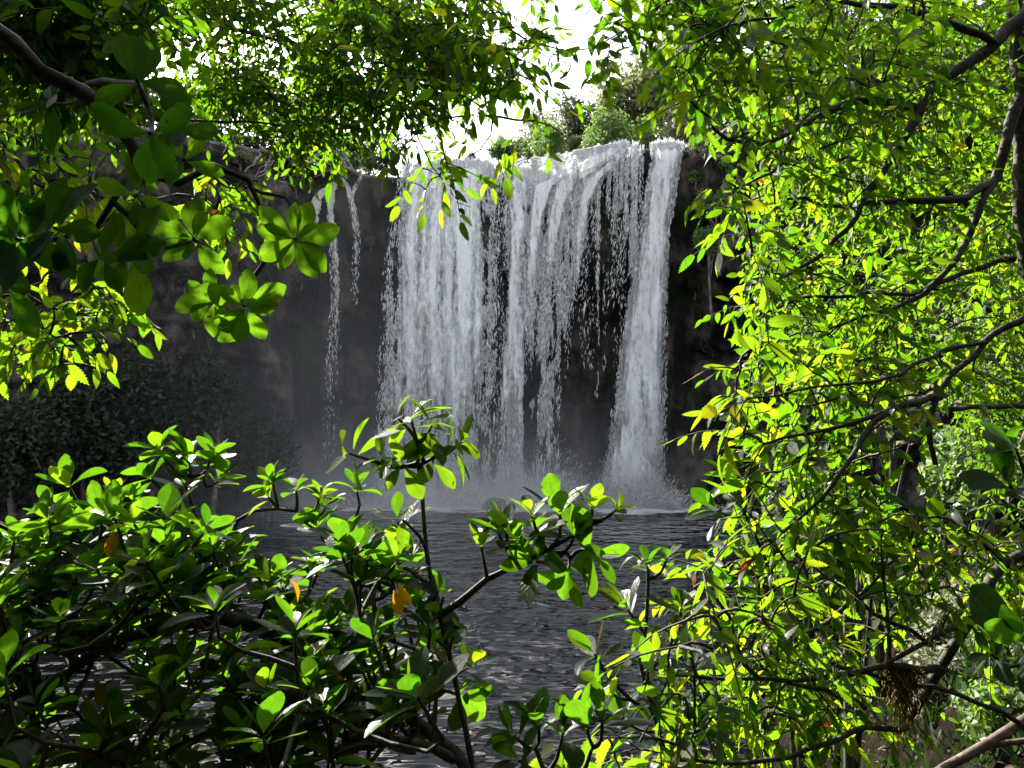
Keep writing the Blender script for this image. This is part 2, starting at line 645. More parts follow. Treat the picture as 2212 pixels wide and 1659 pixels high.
def stream(rows, n, clump, w, l, seed, edge=0.25, dens_pow=1.0, vs=1.0, depth=0.5, dens=None):
    """rows: (v, u_left, u_right[, density]) ; returns positions and directions"""
    rows = np.array([r if len(r) == 4 else (*r, 1.0) for r in rows], float)
    v0, v1 = rows[0, 0], rows[-1, 0]
    n = int(n * 2.2)
    m = int(n * 3.2)
    v = R.uniform(v0, v1, m)
    ul = np.interp(v, rows[:, 0], rows[:, 1])
    ur = np.interp(v, rows[:, 0], rows[:, 2])
    dn = np.interp(v, rows[:, 0], rows[:, 3])
    x = R.uniform(-0.12, 1.12, m)
    e = np.minimum(x, 1 - x)
    keep = smooth(-0.12, edge, e) * dn
    u = ul + (ur - ul) * x
    ph = np.stack([u / 14.0, v / (34.0 * vs), np.full(m, seed * 3.7)], -1)
    nz = fbm(ph, 3, seed)
    st = fbm(np.stack([u / 9.0, v / 400.0, np.full(m, seed * 1.3)], -1), 2, seed + 50)
    g = 0.55 * nz + 0.45 * st
    keep = keep * np.clip((g - 0.5) * clump * 3 + 0.5, 0, 1) ** dens_pow
    if dens is not None:
        keep = keep * dens(u, v)
    ok = R.random(m) < keep
    u, v, x = u[ok][:n], v[ok][:n], x[ok][:n]
    zt = CZ - (v0 * K - 384) / F * 60
    D = np.full(len(u), 60.0)
    for _ in range(2):
        z = CZ - (v * K - 384) / F * D
        D = front(z, zt) + R.normal(0, 0.15, len(u)) * (0.4 + 0.6 * smooth(0, 12, zt - z)) * depth
    D = D + (fbm(np.stack([u / 26.0, v / 90.0, np.full(len(u), seed * 2.3)], -1), 3, seed + 80) - .5) * 1.6 * depth
    pos = np.stack([(u * K - 512) / F * D, D, CZ - (v * K - 384) / F * D], -1)
    dl = np.interp(v + 12, rows[:, 0], rows[:, 1]) - np.interp(v - 12, rows[:, 0], rows[:, 1])
    dr = np.interp(v + 12, rows[:, 0], rows[:, 2]) - np.interp(v - 12, rows[:, 0], rows[:, 2])
    sl = (dl * (1 - x) + dr * x) / 24.0
    t = np.stack([sl, -0.05 * np.ones(len(u)), -np.ones(len(u))], -1)
    t = t + R.normal(0, 0.14, t.shape)
    return pos, t


def veil_material():
    m, nt, out = new_mat("water_veil")
    L = nt.links.new
    tc = N(nt, "ShaderNodeTexCoord")

    def noise(sc, det, rough=.55):
        mp = N(nt, "ShaderNodeMapping")
        mp.inputs["Scale"].default_value = sc
        L(tc.outputs["Object"], mp.inputs[0])
        n = N(nt, "ShaderNodeTexNoise")
        n.inputs["Scale"].default_value = 1.0
        n.inputs["Detail"].default_value = det
        n.inputs["Roughness"].default_value = rough
        L(mp.outputs[0], n.inputs["Vector"])
        return n.outputs[0]

    def M(op, a, b=None, c=None, clamp=False):
        n = N(nt, "ShaderNodeMath", operation=op, use_clamp=clamp)
        for i, x in enumerate((a, b, c)):
            if x is None:
                continue
            if isinstance(x, (int, float)):
                n.inputs[i].default_value = x
            else:
                L(x, n.inputs[i])
        return n.outputs[0]
    s1 = noise((1.7, .6, .10), 3)
    s2 = noise((4.5, 1.5, 1.5), 4, .65)
    at = N(nt, "ShaderNodeAttribute", attribute_name="tint")
    v = M('ADD', M('MULTIPLY', s1, .55), M('MULTIPLY', s2, .45))
    v = M('ADD', v, M('MULTIPLY_ADD', at.outputs["Fac"], 0.42, -0.80))
    al = M('MULTIPLY', M('MULTIPLY_ADD', v, 7.0, 0.45, True), M('MULTIPLY', at.outputs["Fac"], 2.2, None, True))
    al = M('MULTIPLY', al, 0.93)
    d = N(nt, "ShaderNodeBsdfDiffuse")
    d.inputs[0].default_value = (0.90, 0.90, 0.89, 1)
    t = N(nt, "ShaderNodeBsdfTranslucent")
    t.inputs[0].default_value = (0.88, 0.89, 0.89, 1)
    ms = N(nt, "ShaderNodeMixShader")
    ms.inputs[0].default_value = 0.4
    L(d.outputs[0], ms.inputs[1])
    L(t.outputs[0], ms.inputs[2])
    bp = N(nt, "ShaderNodeBump")
    bp.inputs["Strength"].default_value = 0.5
    bp.inputs["Distance"].default_value = 0.25
    L(v, bp.inputs["Height"])
    L(bp.outputs[0], d.inputs["Normal"])
    tp = N(nt, "ShaderNodeBsdfTransparent")
    m2 = N(nt, "ShaderNodeMixShader")
    L(al, m2.inputs[0])
    L(tp.outputs[0], m2.inputs[1])
    L(ms.outputs[0], m2.inputs[2])
    L(m2.outputs[0], out.inputs[0])
    return m


M_VEIL = veil_material()


class Veil:
    def __init__(self, rows, dens, ahead=.35, seed=0, nu=30, nv=110):
        rows = np.array([r if len(r) == 4 else (*r, 1.0) for r in rows], float)
        v = np.linspace(rows[0, 0], rows[-1, 0], nv)
        ul = np.interp(v, rows[:, 0], rows[:, 1])
        ur = np.interp(v, rows[:, 0], rows[:, 2])
        dn = np.interp(v, rows[:, 0], rows[:, 3])
        x = np.linspace(-.04, 1.04, nu)
        U = ul[:, None] + (ur - ul)[:, None] * x[None]
        V = np.repeat(v[:, None], nu, 1)
        zt = CZ - (rows[0, 0] * K - 384) / F * 60
        D = np.full(U.shape, 60.0)
        for _ in range(2):
            D = front(CZ - (V * K - 384) / F * D, zt)
        D = D - ahead + (fbm(np.stack([U / 24.0, V / 110.0, np.full(U.shape, seed * 2.3)], -1), 3, seed + 80) - .5) * 1.8
        self.v = np.stack([(U * K - 512) / F * D, D, CZ - (V * K - 384) / F * D], -1).reshape(-1, 3)
        e = np.minimum(x, 1 - x)
        edge = smooth(-.04, .16, e)[None] * dn[:, None] * smooth(0, .03, np.linspace(0, 1, nv))[:, None]
        self.t = (edge * dens).reshape(-1)
        i = np.arange(nv - 1)[:, None] * nu + np.arange(nu - 1)[None, :]
        self.q = np.stack([i, i + nu, i + nu + 1, i + 1], -1).reshape(-1, 4)


def strand(pts, n, w0, seed, dens=1.0):
    rows = []
    for p in pts:
        u, v, hw = p[:3]
        rows.append((v, u - hw, u + hw) + ((p[3],) if len(p) > 3 else ()))
    return stream(rows, n, 1.0, 0, 0, seed, edge=0.4, vs=2.5)


def wide(pts, f=1.0):
    return [(q[1], q[0] - q[2] * f, q[0] + q[2] * f) + tuple(q[3:4]) for q in pts]


def waterfall(label, sets, base, veils=()):
    t = thing("waterfall", label, "waterfall", base, "streams of water falling over the cliff")
    for vl in veils:
        mesh_np("water_veil", vl.v, vl.q, M_VEIL, t, tint=vl.t)
    for nm, (pos, tan), w, l in sets:
        flakes(nm, pos, tan, w, l, t)
    return t


A_rows = [(352, 885, 1062, .9), (380, 878, 1064), (450, 866, 1064), (500, 858, 1062), (600, 848, 1063), (700, 840, 1062), (800, 836, 1060, .95), (900, 832, 1058, .7), (1000, 826, 1056, .5), (1075, 815, 1060, .4)]
A2 = [(1012, 350, 22), (1006, 480, 22), (1000, 620, 22), (994, 800, 24), (998, 900, 26, .7), (1000, 1060, 30, .5)]
waterfall("broad white curtain of falling water with a frayed lower edge", [
    ("falling_water", stream(A_rows, 30000, 1.5, 0, 0, 1), 0.055, 0.12),
    ("falling_water", strand(A2, 9000, 0, 2), 0.05, 0.13),
    ("lip_water", stream([(348, 880, 1064), (362, 882, 1066), (385, 880, 1066)], 3200, 2.2, 0, 0, 3, vs=2), 0.05, 0.16),
], tuple(P(950, 1075, 60)), [Veil(A_rows, .84, .15, 1), Veil(A_rows, .74, .75, 2), Veil(wide(A2, 1.3), .78, .9, 3, 10)])

B_rows = [(400, 1092, 1285, .8), (450, 1092, 1280, .75), (520, 1094, 1262, .6), (600, 1094, 1242, .5), (700, 1090, 1228, .45), (800, 1086, 1215, .4), (900, 1082, 1205, .32), (1000, 1078, 1200, .25), (1075, 1070, 1200, .2)]
B1 = [(1105, 392, 12), (1118, 470, 15), (1120, 560, 16), (1116, 680, 17), (1108, 800, 20), (1104, 920, 24, .6), (1100, 1070, 30, .5)]
Btop = [(340, 1105, 1330), (352, 1085, 1330), (372, 1080, 1320), (400, 1082, 1300), (420, 1086, 1290)]


def diag(pts, n, seed):
    return strand(pts, n, 0, seed)


waterfall("middle white curtain tumbling over a rounded rock ledge and thinning into dark rock", [
    ("falling_water", stream(B_rows, 17000, 2.1, 0, 0, 4, vs=1.6), 0.05, 0.13),
    ("falling_water", strand(B1, 8000, 0, 5), 0.05, 0.12),
    ("lip_water", stream([(306, 1338, 1352), (318, 1285, 1352), (332, 1200, 1345), (346, 1110, 1338), (362, 1080, 1325), (385, 1080, 1305, .5)], 3600, 2.4, 0, 0, 6, vs=.8), 0.05, 0.14),
    ("ledge_water", stream([(362, 1078, 1300, .1), (380, 1080, 1292), (400, 1086, 1285, .9), (440, 1090, 1280, .3)], 6500, 1.4, 0, 0, 16, vs=2.0), 0.05, 0.15),
    ("ledge_water", diag([(1345, 308, 20, .7), (1318, 335, 24, .7), (1270, 362, 28, .8), (1225, 395, 26), (1205, 440, 18), (1192, 520, 14, .7), (1186, 640, 14, .3), (1182, 760, 14, 0)], 5600, 7), 0.05, 0.14),
    ("ledge_water", diag([(1330, 318, 22, .6), (1290, 345, 28, .7), (1240, 372, 28, .8), (1175, 400, 24), (1160, 460, 15), (1150, 560, 14, .6), (1145, 680, 13, .25), (1142, 800, 13, 0)], 4600, 8), 0.05, 0.14),
    ("ledge_water", diag([(1352, 316, 8), (1325, 350, 12), (1285, 385, 14), (1262, 430, 12), (1250, 520, 12, .5), (1240, 640, 12, 0)], 3600, 9), 0.05, 0.13),
], tuple(P(1150, 1075, 60)), [Veil([(r[0], r[1], r[2], min(1, r[3] ** .5)) for r in B_rows], .73, .15, 4),
                                 Veil(wide([(1345, 308, 20), (1318, 335, 22), (1270, 362, 26), (1225, 395, 24), (1205, 440, 15), (1192, 520, 11), (1186, 640, 12, .6), (1182, 780, 12, .2)]), .84, .55, 11, 14),
                                 Veil(wide([(1330, 318, 20), (1290, 345, 24), (1240, 372, 24), (1175, 400, 22), (1160, 460, 13), (1150, 560, 11), (1145, 680, 11, .6), (1142, 800, 11, .2)]), .84, .65, 12, 14),
                                 Veil(wide([(1352, 316, 8), (1325, 350, 12), (1285, 385, 14), (1262, 430, 11), (1250, 520, 10, .8), (1240, 640, 10, .3)]), .84, .45, 13, 10), Veil(wide(B1, 1.3), .8, .9, 6, 10),
                                 Veil([(318, 1285, 1352, .8), (340, 1150, 1342), (362, 1080, 1325), (400, 1080, 1295, .9), (440, 1090, 1285, .5)], .75, .3, 7, 40, 40)])

C_sets = []
for i, (u, v0, v1, hw, n, d) in enumerate([(1293, 340, 860, 5, 1500, .5), (1318, 312, 470, 5, 420, .5), (1332, 312, 560, 6, 620, .5), (1346, 310, 440, 4, 420, .6), (1358, 310, 520, 6, 800, .7),
                                         (1372, 310, 600, 8, 1300, .9), (1388, 312, 470, 4, 330, .5), (1380, 420, 640, 10, 700, .5)]):
    C_sets.append(("thin_stream", strand([(u, v0, hw, d), (u - 2, (v0 * 2 + v1) / 3, hw, d), (u - 4, (v0 + 2 * v1) / 3, hw * 1.1, d * .7), (u - 5, v1, hw * 1.2, d * .15)], n, 0, 20 + i), 0.042, 0.13))
C_sets.append(("thin_stream", stream([(315, 1335, 1400, .35), (420, 1285, 1400, .35), (520, 1250, 1390, .25), (650, 1235, 1360, .12), (800, 1240, 1340, .05)], 3800, 2.4, 0, 0, 40, vs=2), 0.04, 0.11))
waterfall("thin broken threads of water over dark rock between two white falls", C_sets, tuple(P(1330, 1075, 60)), [Veil([(312, 1330, 1402, .9), (420, 1285, 1400, .8), (520, 1262, 1390, .6), (650, 1245, 1355, .4), (800, 1245, 1335, .1)], .64, .2, 8)])

D_rows = [(308, 1408, 1474), (325, 1408, 1474), (350, 1412, 1468), (385, 1402, 1462), (430, 1394, 1455), (500, 1386, 1445), (580, 1374, 1440), (650, 1361, 1436), (750, 1346, 1434), (850, 1335, 1434), (950, 1322, 1432, .95), (1030, 1308, 1428, .9), (1080, 1295, 1428, .9)]
waterfall("dense single column of white water plunging beside the mossy dark wall", [
    ("falling_water", stream(D_rows, 40000, 0.55, 0, 0, 60, edge=0.3, vs=3, depth=.9), 0.045, 0.12),
    ("falling_water", stream([(v, l + 12, r - 12) for v, l, r in [x[:3] for x in D_rows]], 22000, 0.4, 0, 0, 61, edge=0.3, vs=3, depth=.7), 0.05, 0.14),
], tuple(P(1365, 1085, 59)), [Veil(D_rows, 1.0, .2, 9), Veil([(r[0], r[1] + 8, r[2] - 8) for r in D_rows], .85, .8, 10)])

waterfall("forked thin trickle on brown rock, apart from the white curtains", [
    ("thin_stream", strand([(738, 384, 12), (726, 396, 12), (716, 412, 7), (714, 450, 7, .9), (718, 500, 8, .7), (722, 560, 10, .45), (724, 650, 11, .25), (720, 740, 14, .15), (716, 830, 18, .08), (714, 1000, 24, .04)], 2400, 0, 70), 0.042, 0.10),
    ("thin_stream", strand([(779, 376, 5), (770, 400, 6), (758, 425, 7), (766, 465, 8, .8), (772, 510, 8, .5), (768, 580, 9, .25), (765, 660, 9, .05)], 620, 0, 71), 0.042, 0.10),
    ("thin_stream", strand([(740, 388, 5), (752, 402, 5), (755, 430, 5)], 220, 0, 72), 0.042, 0.10),
    ("thin_stream", strand([(726, 396, 6), (700, 412, 10), (685, 430, 10), (680, 460, 9, .6), (678, 520, 8, .05)], 900, 0, 73), 0.042, 0.10),
], tuple(P(740, 1070, 61)))


def base_foam():
    # foam floating where the streams hit the pool, and the splash crown above it
    pts = []
    for cu, cv, rx, ry, n in ((1372, 1083, 5.2, 1.9, 5200), (1110, 1076, 6.5, 1.5, 2600), (930, 1072, 6.5, 1.4, 2200)):
        c = P(cu, cv, 56.6)
        n *= 5
        a = R.uniform(0, 2 * np.pi, n)
        r = np.sqrt(R.random(n)) * (1 + 0.5 * R.normal(0, .35, n))
        p = np.stack([c[0] + np.cos(a) * r * rx, c[1] + np.sin(a) * r * ry, np.full(n, 0.03)], -1)
        k = fbm(np.stack([p[:, 0] * .9, p[:, 1] * 2.2, p[:, 2]], -1), 3, 77) > 0.42 + 0.16 * r
        pts.append(p[k])
    pos = np.vstack(pts)
    tan = np.stack([np.ones(len(pos)), R.normal(0, .25, len(pos)), np.zeros(len(pos))], -1)
    o = flakes("foam", pos, tan, 0.06, 0.22, None)
    o["label"] = "patches of white foam floating where the falls hit the pool"
    o["category"] = "foam"


base_foam()


def splash(label, cu, cv, rw, hh, n, seed):
    c = P(cu, cv, 57.0)
    n *= 3
    x = R.normal(0, rw, n)
    z = np.abs(R.normal(0, 1, n)) * hh * np.exp(-(x / (rw * 1.6)) ** 2)
    pos = np.stack([c[0] + x, c[1] + R.normal(0, .6, n), np.maximum(0.02, z)], -1)
    tan = np.stack([x / rw * .6, R.normal(0, .4, n), np.ones(n)], -1)
    o = flakes("splash", pos, tan, 0.03, 0.07, None)
    o["label"] = label
    o["category"] = "splash"


splash("bright splash bursting at the foot of the dense single column", 1362, 1080, 2.4, 1.3, 5200, 1)
splash("low rounded spray puff where the middle curtain lands", 1190, 1076, 2.2, 1.9, 1500, 2)
splash("wide soft splash along the foot of the broad curtain", 950, 1073, 5.0, 1.0, 2600, 3)


def build_mist():
    m, nt, out = new_mat("spray_mist")
    L = nt.links.new
    tc = N(nt, "ShaderNodeTexCoord")
    sp = N(nt, "ShaderNodeSeparateXYZ")
    L(tc.outputs["Object"], sp.inputs[0])

    def M(op, a, b=None, c=None, clamp=False):
        n = N(nt, "ShaderNodeMath", operation=op, use_clamp=clamp)
        for i, x in enumerate((a, b, c)):
            if x is None:
                continue
            if isinstance(x, (int, float)):
                n.inputs[i].default_value = x
            else:
                L(x, n.inputs[i])
        return n.outputs[0]
    no = N(nt, "ShaderNodeTexNoise")
    no.inputs["Scale"].default_value = 0.22
    no.inputs["Detail"].default_value = 3
    L(tc.outputs["Object"], no.inputs["Vector"])
    nn = M('MULTIPLY_ADD', no.outputs[0], 3.0, -0.9, True)
    X, Y, Z = sp.outputs
    # dense low bank near the foot of the falls, thinner veil drifting left along the wall
    gx = M('EXPONENT', M('MULTIPLY', M('POWER', M('DIVIDE', M('ABSOLUTE', M('ADD', X, 3.5)), 11.0), 2.0), -1.0))
    gy = M('EXPONENT', M('MULTIPLY', M('POWER', M('DIVIDE', M('ABSOLUTE', M('SUBTRACT', Y, 59.3)), 2.3), 2.0), -1.0))
    gz = M('EXPONENT', M('MULTIPLY', Z, -0.42))
    low = M('MULTIPLY', M('MULTIPLY', M('MULTIPLY', gx, gy), M('MULTIPLY', gz, nn)), 1.0)
    hx = M('EXPONENT', M('MULTIPLY', M('POWER', M('DIVIDE', M('ABSOLUTE', M('ADD', X, 13.0)), 11.0), 2.0), -1.0))
    hz = M('EXPONENT', M('MULTIPLY', Z, -0.10))
    veil = M('MULTIPLY', M('MULTIPLY', hx, hz), 0.018)
    fy = M('EXPONENT', M('MULTIPLY', M('POWER', M('DIVIDE', M('ABSOLUTE', M('SUBTRACT', Y, 57.5)), 4.5), 2.0), -1.0))
    skim = M('MULTIPLY', M('MULTIPLY', M('MULTIPLY', gx, fy), M('EXPONENT', M('MULTIPLY', Z, -1.0))), M('MULTIPLY', nn, 0.55))
    den = M('ADD', M('ADD', low, skim), veil)
    pv = N(nt, "ShaderNodeVolumePrincipled")
    pv.inputs["Color"].default_value = (0.985, 0.985, 0.99, 1)
    pv.inputs["Anisotropy"].default_value = 0.2
    L(den, pv.inputs["Density"])
    L(pv.outputs[0], out.inputs["Volume"])
    x0, x1, y0, y1, z0, z1 = -34, 13, 44, 60.6, 0.02, 20
    v = np.array([(x, y, z) for z in (z0, z1) for y in (y0, y1) for x in (x0, x1)], float)
    f = np.array([(0, 2, 3, 1), (4, 5, 7, 6), (0, 1, 5, 4), (2, 6, 7, 3), (0, 4, 6, 2), (1, 3, 7, 5)])
    o = mesh_np("mist", v, f, m, smooth=False, kind="stuff")
    o["label"] = "pale spray mist hanging over the pool below the falls"
    o["category"] = "mist"


build_mist()

# ------------------------------------------------------------------ far trees and shrubs
Q_V = np.array([(-.5, -.5, 0), (.5, -.5, .12), (.5, .5, 0), (-.5, .5, .12)], float)


def crown_mesh(name, rx, rz, n, size, mat, parent, seed, centre, lobes=9):
    rg = np.random.default_rng(seed)
    lc = rg.normal(size=(lobes, 3))
    lc = norm(lc) * rg.uniform(0.25, 0.72, (lobes, 1)) * np.array([rx, rx, rz])
    lr = rg.uniform(0.32, 0.6, lobes)
    li = rg.integers(0, lobes, n)
    d = norm(rg.normal(size=(n, 3)))
    rad = rg.uniform(0.55, 1.08, n) ** 0.7
    p = lc[li] + d * (rad * lr[li])[:, None] * np.array([rx, rx, rz])
    keep = fbm(p * (2.2 / rx) + seed, 3, seed) > 0.33
    p, d = p[keep], d[keep]
    n = len(p)
    nrm = norm(d * 0.7 + rg.normal(size=(n, 3)) * 0.7 + np.array([0, 0, .5]))
    a = norm(np.cross(nrm, rg.normal(size=(n, 3))))
    b = np.cross(nrm, a)
    s = size * rg.uniform(0.5, 1.4, n)
    v = p[:, None, :] + Q_V[None, :, 0:1] * (a * s[:, None])[:, None] + Q_V[None, :, 1:2] * (b * s[:, None] * .6)[:, None] + Q_V[None, :, 2:3] * (nrm * s[:, None])[:, None]
    q = (np.arange(n * 4).reshape(n, 4))
    tint = np.repeat(np.clip(rg.normal(.5, .25, n), 0, 1), 4)
    return mesh_np(name, v.reshape(-1, 3) + centre, q, mat, parent, smooth=False, tint=tint)


def far_tree(label, u, v, rpx, D, base_z, mi, seed, group, squash=1.0, name="tree", cat="tree", leaf=None, lobes=14):
    c = P(u, v, D)
    r = rpx * K / F * D
    t = thing(name, label, cat, (c[0], c[1], base_z), group)
    leaf = leaf or max(0.16, r * 0.075)
    n = int(min(12000, 22.0 * (r / leaf) ** 2 * 1.0 + 400))
    crown_mesh("crown", r, r * squash, n, leaf, M_FAR[mi], t, seed, c, lobes)
    tb = Tubes()
    rg = np.random.default_rng(seed)
    b = np.array([c[0] + rg.normal(0, r * .1), c[1], base_z - 0.5])
    pts = spline([b, b * .5 + c * .5 + rg.normal(0, r * .08, 3), c + np.array([0, 0, r * .4])], 8)
    tb.add(pts, np.linspace(r * .07, r * .02, 8) + .02, 6)
    for k in range(6):
        s = pts[rg.integers(3, 7)]
        e = c + norm(rg.normal(size=3)) * np.array([r, r, r * squash]) * .75
        tb.add(spline([s, s * .45 + e * .55 + np.array([0, 0, r * .1]), e], 5), np.linspace(r * .03, r * .008, 5) + .01, 4)
    tb.build("trunk", M_BARK if D < 20 else M_FARBARK, t)
    return t


G1 = "trees standing above the falls"
TOPT = [("tall dark olive tree rising above the rest over the rock ledge", 1400, 205, 135, 78, 27, 0),
        ("pale grey leafed tree next to the dense column lip", 1490, 265, 66, 70, 27, 1),
        ("dark tree half hidden behind hanging branches above the cliff corner", 1580, 190, 120, 76, 28, 0),
        ("dark conifer-like tree with a gap of sky beside it", 1240, 265, 70, 84, 27, 3),
        ("bright green rounded tree just above the middle curtain", 1305, 292, 64, 70, 26.5, 2),
        ("low green tree at the left end of the group above the middle curtain", 1190, 308, 52, 70, 26, 2),
        ("small green bushy tree directly above the thin threads", 1400, 300, 40, 68, 27, 2),
        ("olive tree just behind the bright green rounded tree", 1330, 250, 72, 82, 27, 0),
        ("olive tree filling the skyline right of the dark conifer-like tree", 1480, 190, 105, 84, 27, 0),
        ("grey-green tree low on the skyline left of the dark conifer-like tree", 1165, 292, 60, 82, 26, 1),
        ("small dark tree low on the skyline behind the ledge", 1120, 326, 30, 80, 25.5, 0),
        ("tiny distant tree low on the skyline in the sky gap", 1020, 342, 17, 110, 26, 0),
        ("dark tree behind the leaves left of the sky gap", 735, 215, 62, 84, 25, 3),
        ("grey brown tree over the bare roots", 660, 262, 60, 72, 25, 0),
        ("dark broad tree over the root covered cliff", 560, 215, 90, 74, 25.5, 3),
        ("dark tree over the pale hazy part of the wall", 420, 225, 95, 72, 26, 3),
        ("olive tree seen in scraps through the dark broad leaves", 270, 215, 110, 68, 26, 0),
        ("dark tree nearest to the bright glare corner", 110, 200, 120, 64, 27, 3),
        ("hazy tree at the edge of the picture under the glare", -60, 190, 120, 60, 27, 0),
        ("dark tree behind the bright leaf wall above the cliff", 1760, 120, 150, 66, 29, 3),
        ("olive tree behind the leaf wall beyond the crossing branches", 1990, 100, 170, 62, 30, 0)]
for i, (lb, u, v, r, D, bz, mi) in enumerate(TOPT):
    far_tree(lb, u, v, r, D, bz, mi, 100 + i, G1)
G2 = "shrubs on the cliff"
SHR = [("pale green tuft of shrub hanging beside the lip of the dense column", 1512, 318, 30, 58, 26.0, 1),
       ("dark green shrub on the wall below the pale tuft", 1545, 440, 45, 57, 17, 2),
       ("dim round shrub low on the black wall", 1530, 520, 40, 57, 14, 2),
       ("mossy shrub on the ledge above the thin trickle", 760, 352, 24, 61, 24, 0),
       ("dry brown shrub among the bare roots", 650, 318, 34, 58, 24, 0),
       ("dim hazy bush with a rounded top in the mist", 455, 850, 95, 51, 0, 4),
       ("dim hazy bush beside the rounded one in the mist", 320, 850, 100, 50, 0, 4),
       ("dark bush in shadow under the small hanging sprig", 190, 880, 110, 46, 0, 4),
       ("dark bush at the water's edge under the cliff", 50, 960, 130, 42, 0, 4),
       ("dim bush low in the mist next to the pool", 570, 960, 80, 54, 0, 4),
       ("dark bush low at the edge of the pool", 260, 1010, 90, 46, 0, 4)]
for i, (lb, u, v, r, D, bz, mi) in enumerate(SHR):
    far_tree(lb, u, v, r, D, bz, mi, 200 + i, G2, name="shrub", cat="shrub", leaf=(.22 if bz == 0 else None), squash=(1.15 if bz == 0 else .9), lobes=22)

# wet rocks standing in the pool at the foot of the falls
for lb, u, y, r in (("small dark wet rock half hidden in the spray below the middle curtain", 1066, 56.4, .75), ("dark wet boulder in the gap between the middle curtain and the dense column", 1258, 57.6, 1.1),
                    ("low wet rock beside the foot of the dense column", 1500, 57.5, .9)):
    th, ph = np.meshgrid(np.linspace(0, np.pi, 18), np.linspace(0, 2 * np.pi, 28, endpoint=False), indexing='ij')
    d = np.stack([np.sin(th) * np.cos(ph), np.sin(th) * np.sin(ph), np.cos(th)], -1)
    v = d * r * (.65 + .8 * fbm(d * 1.6 + u, 4, 9))[..., None] * np.array([1.2, 1, .85]) + np.array([(u * K - 512) / F * y, y, r * .12])
    i = np.arange(17)[:, None] * 28
    j = np.arange(28)[None, :]
    q = np.stack([i + j, i + 28 + j, i + 28 + (j + 1) % 28, i + (j + 1) % 28], -1).reshape(-1, 4)
    o = mesh_np("boulder", v.reshape(-1, 3), q, M_ROCK)
    o["label"] = lb
    o["category"] = "rock"

# bare roots draped over the cliff edge
for i in range(16):
    uu, vv = 540 + i * 15 + R.normal(0, 8), 318 + R.uniform(0, 14)
    p = []
    dirn = R.choice([-1, 1])
    for k in range(7):
        p.append(on_cliff(uu, vv, R.uniform(.02, .25)))
        uu += dirn * R.uniform(2, 16) + R.normal(0, 5)
        vv += R.uniform(2, 15)
    tb = Tubes()
    r0 = R.uniform(.08, .2)
    tb.add(spline(p, 24), np.linspace(r0, r0 * .3, 24), 6, rough=.3)
    o = tb.build("tree_root", M_ROOT)
    o["label"] = "bare grey root crawling over the cliff edge beside the thin trickle"
    o["category"] = "root"
    o["group"] = "bare roots draped over the cliff edge"
# plants rooted in the rock face
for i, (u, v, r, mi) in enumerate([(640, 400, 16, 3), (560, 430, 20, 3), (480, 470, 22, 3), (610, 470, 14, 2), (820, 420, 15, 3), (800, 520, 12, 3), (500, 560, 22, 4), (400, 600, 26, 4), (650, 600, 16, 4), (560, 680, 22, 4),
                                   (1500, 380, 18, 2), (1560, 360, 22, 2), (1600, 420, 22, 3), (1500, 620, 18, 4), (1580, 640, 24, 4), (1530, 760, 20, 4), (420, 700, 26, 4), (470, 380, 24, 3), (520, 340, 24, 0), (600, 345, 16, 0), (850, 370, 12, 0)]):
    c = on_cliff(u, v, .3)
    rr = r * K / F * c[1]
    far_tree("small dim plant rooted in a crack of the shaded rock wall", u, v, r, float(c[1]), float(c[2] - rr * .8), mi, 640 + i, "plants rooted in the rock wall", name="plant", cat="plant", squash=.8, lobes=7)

# ------------------------------------------------------------------ near plants


def leaf_grid(ts, ws, fold, curl, cols):
    """a leaf lying along +Y, one unit long, half width ws(t); returns verts, quads, uv"""
    v, uv = [], []
    for t, w in zip(ts, ws):
        for c in cols:
            x = c * w
            z = abs(c) * w * fold - curl * t * t * 0.5
            v.append((x, t, z))
            uv.append((0.5 + 0.5 * c, t))
    nc = len(cols)
    i = np.arange(len(ts) - 1)[:, None] * nc + np.arange(nc - 1)[None, :]
    q = np.stack([i, i + 1, i + nc + 1, i + nc], -1).reshape(-1, 4)
    return np.array(v), q, np.array(uv)


def tmpl_broad(fold, curl):
    t = np.linspace(0, 1, 10)
    w = 0.25 * (np.sin(np.pi * np.clip(t, 0, 1) ** 1.45) ** 0.75) + 0.012
    w[0] = 0.012
    w[1] = max(w[1], 0.03)
    w[-1] = 0.03
    return leaf_grid(t, w, fold, curl, (-1, -.55, 0, .55, 1))


def tmpl_serr(fold, curl, teeth=9):
    ts, ws = [0, 0.05], [0.008, 0.012]
    tt = np.linspace(0.08, 0.97, teeth)
    dt = tt[1] - tt[0]
    for t in tt:
        b = 0.18 * np.sin(np.pi * (0.06 + 0.94 * t) ** 0.85) ** 0.8
        ts += [t, t + dt * 0.72]
        ws += [b * 0.86, b * 1.08]
    ts.append(1.05)
    ws.append(0.006)
    return leaf_grid(np.array(ts), np.array(ws), fold, curl, (-1, 0, 1))


def tmpl_small(fold, curl):
    t = np.array([0, .18, .45, .75, 1.0])
    return leaf_grid(t, np.array([.02, .13, .19, .13, .012]), fold, curl, (-1, 0, 1))


TM = {"broad": [tmpl_broad(.18, .15), tmpl_broad(.3, .35), tmpl_broad(.12, -.05), tmpl_broad(.35, .6)],
      "serr": [tmpl_serr(.2, .2), tmpl_serr(.35, .45), tmpl_serr(.1, -.1), tmpl_serr(.3, .8)],
      "small": [tmpl_small(.25, .2), tmpl_small(.4, .5), tmpl_small(.1, 0)]}
LM = {"broad": M_BROAD, "serr": M_SERR, "small": M_SMALL}


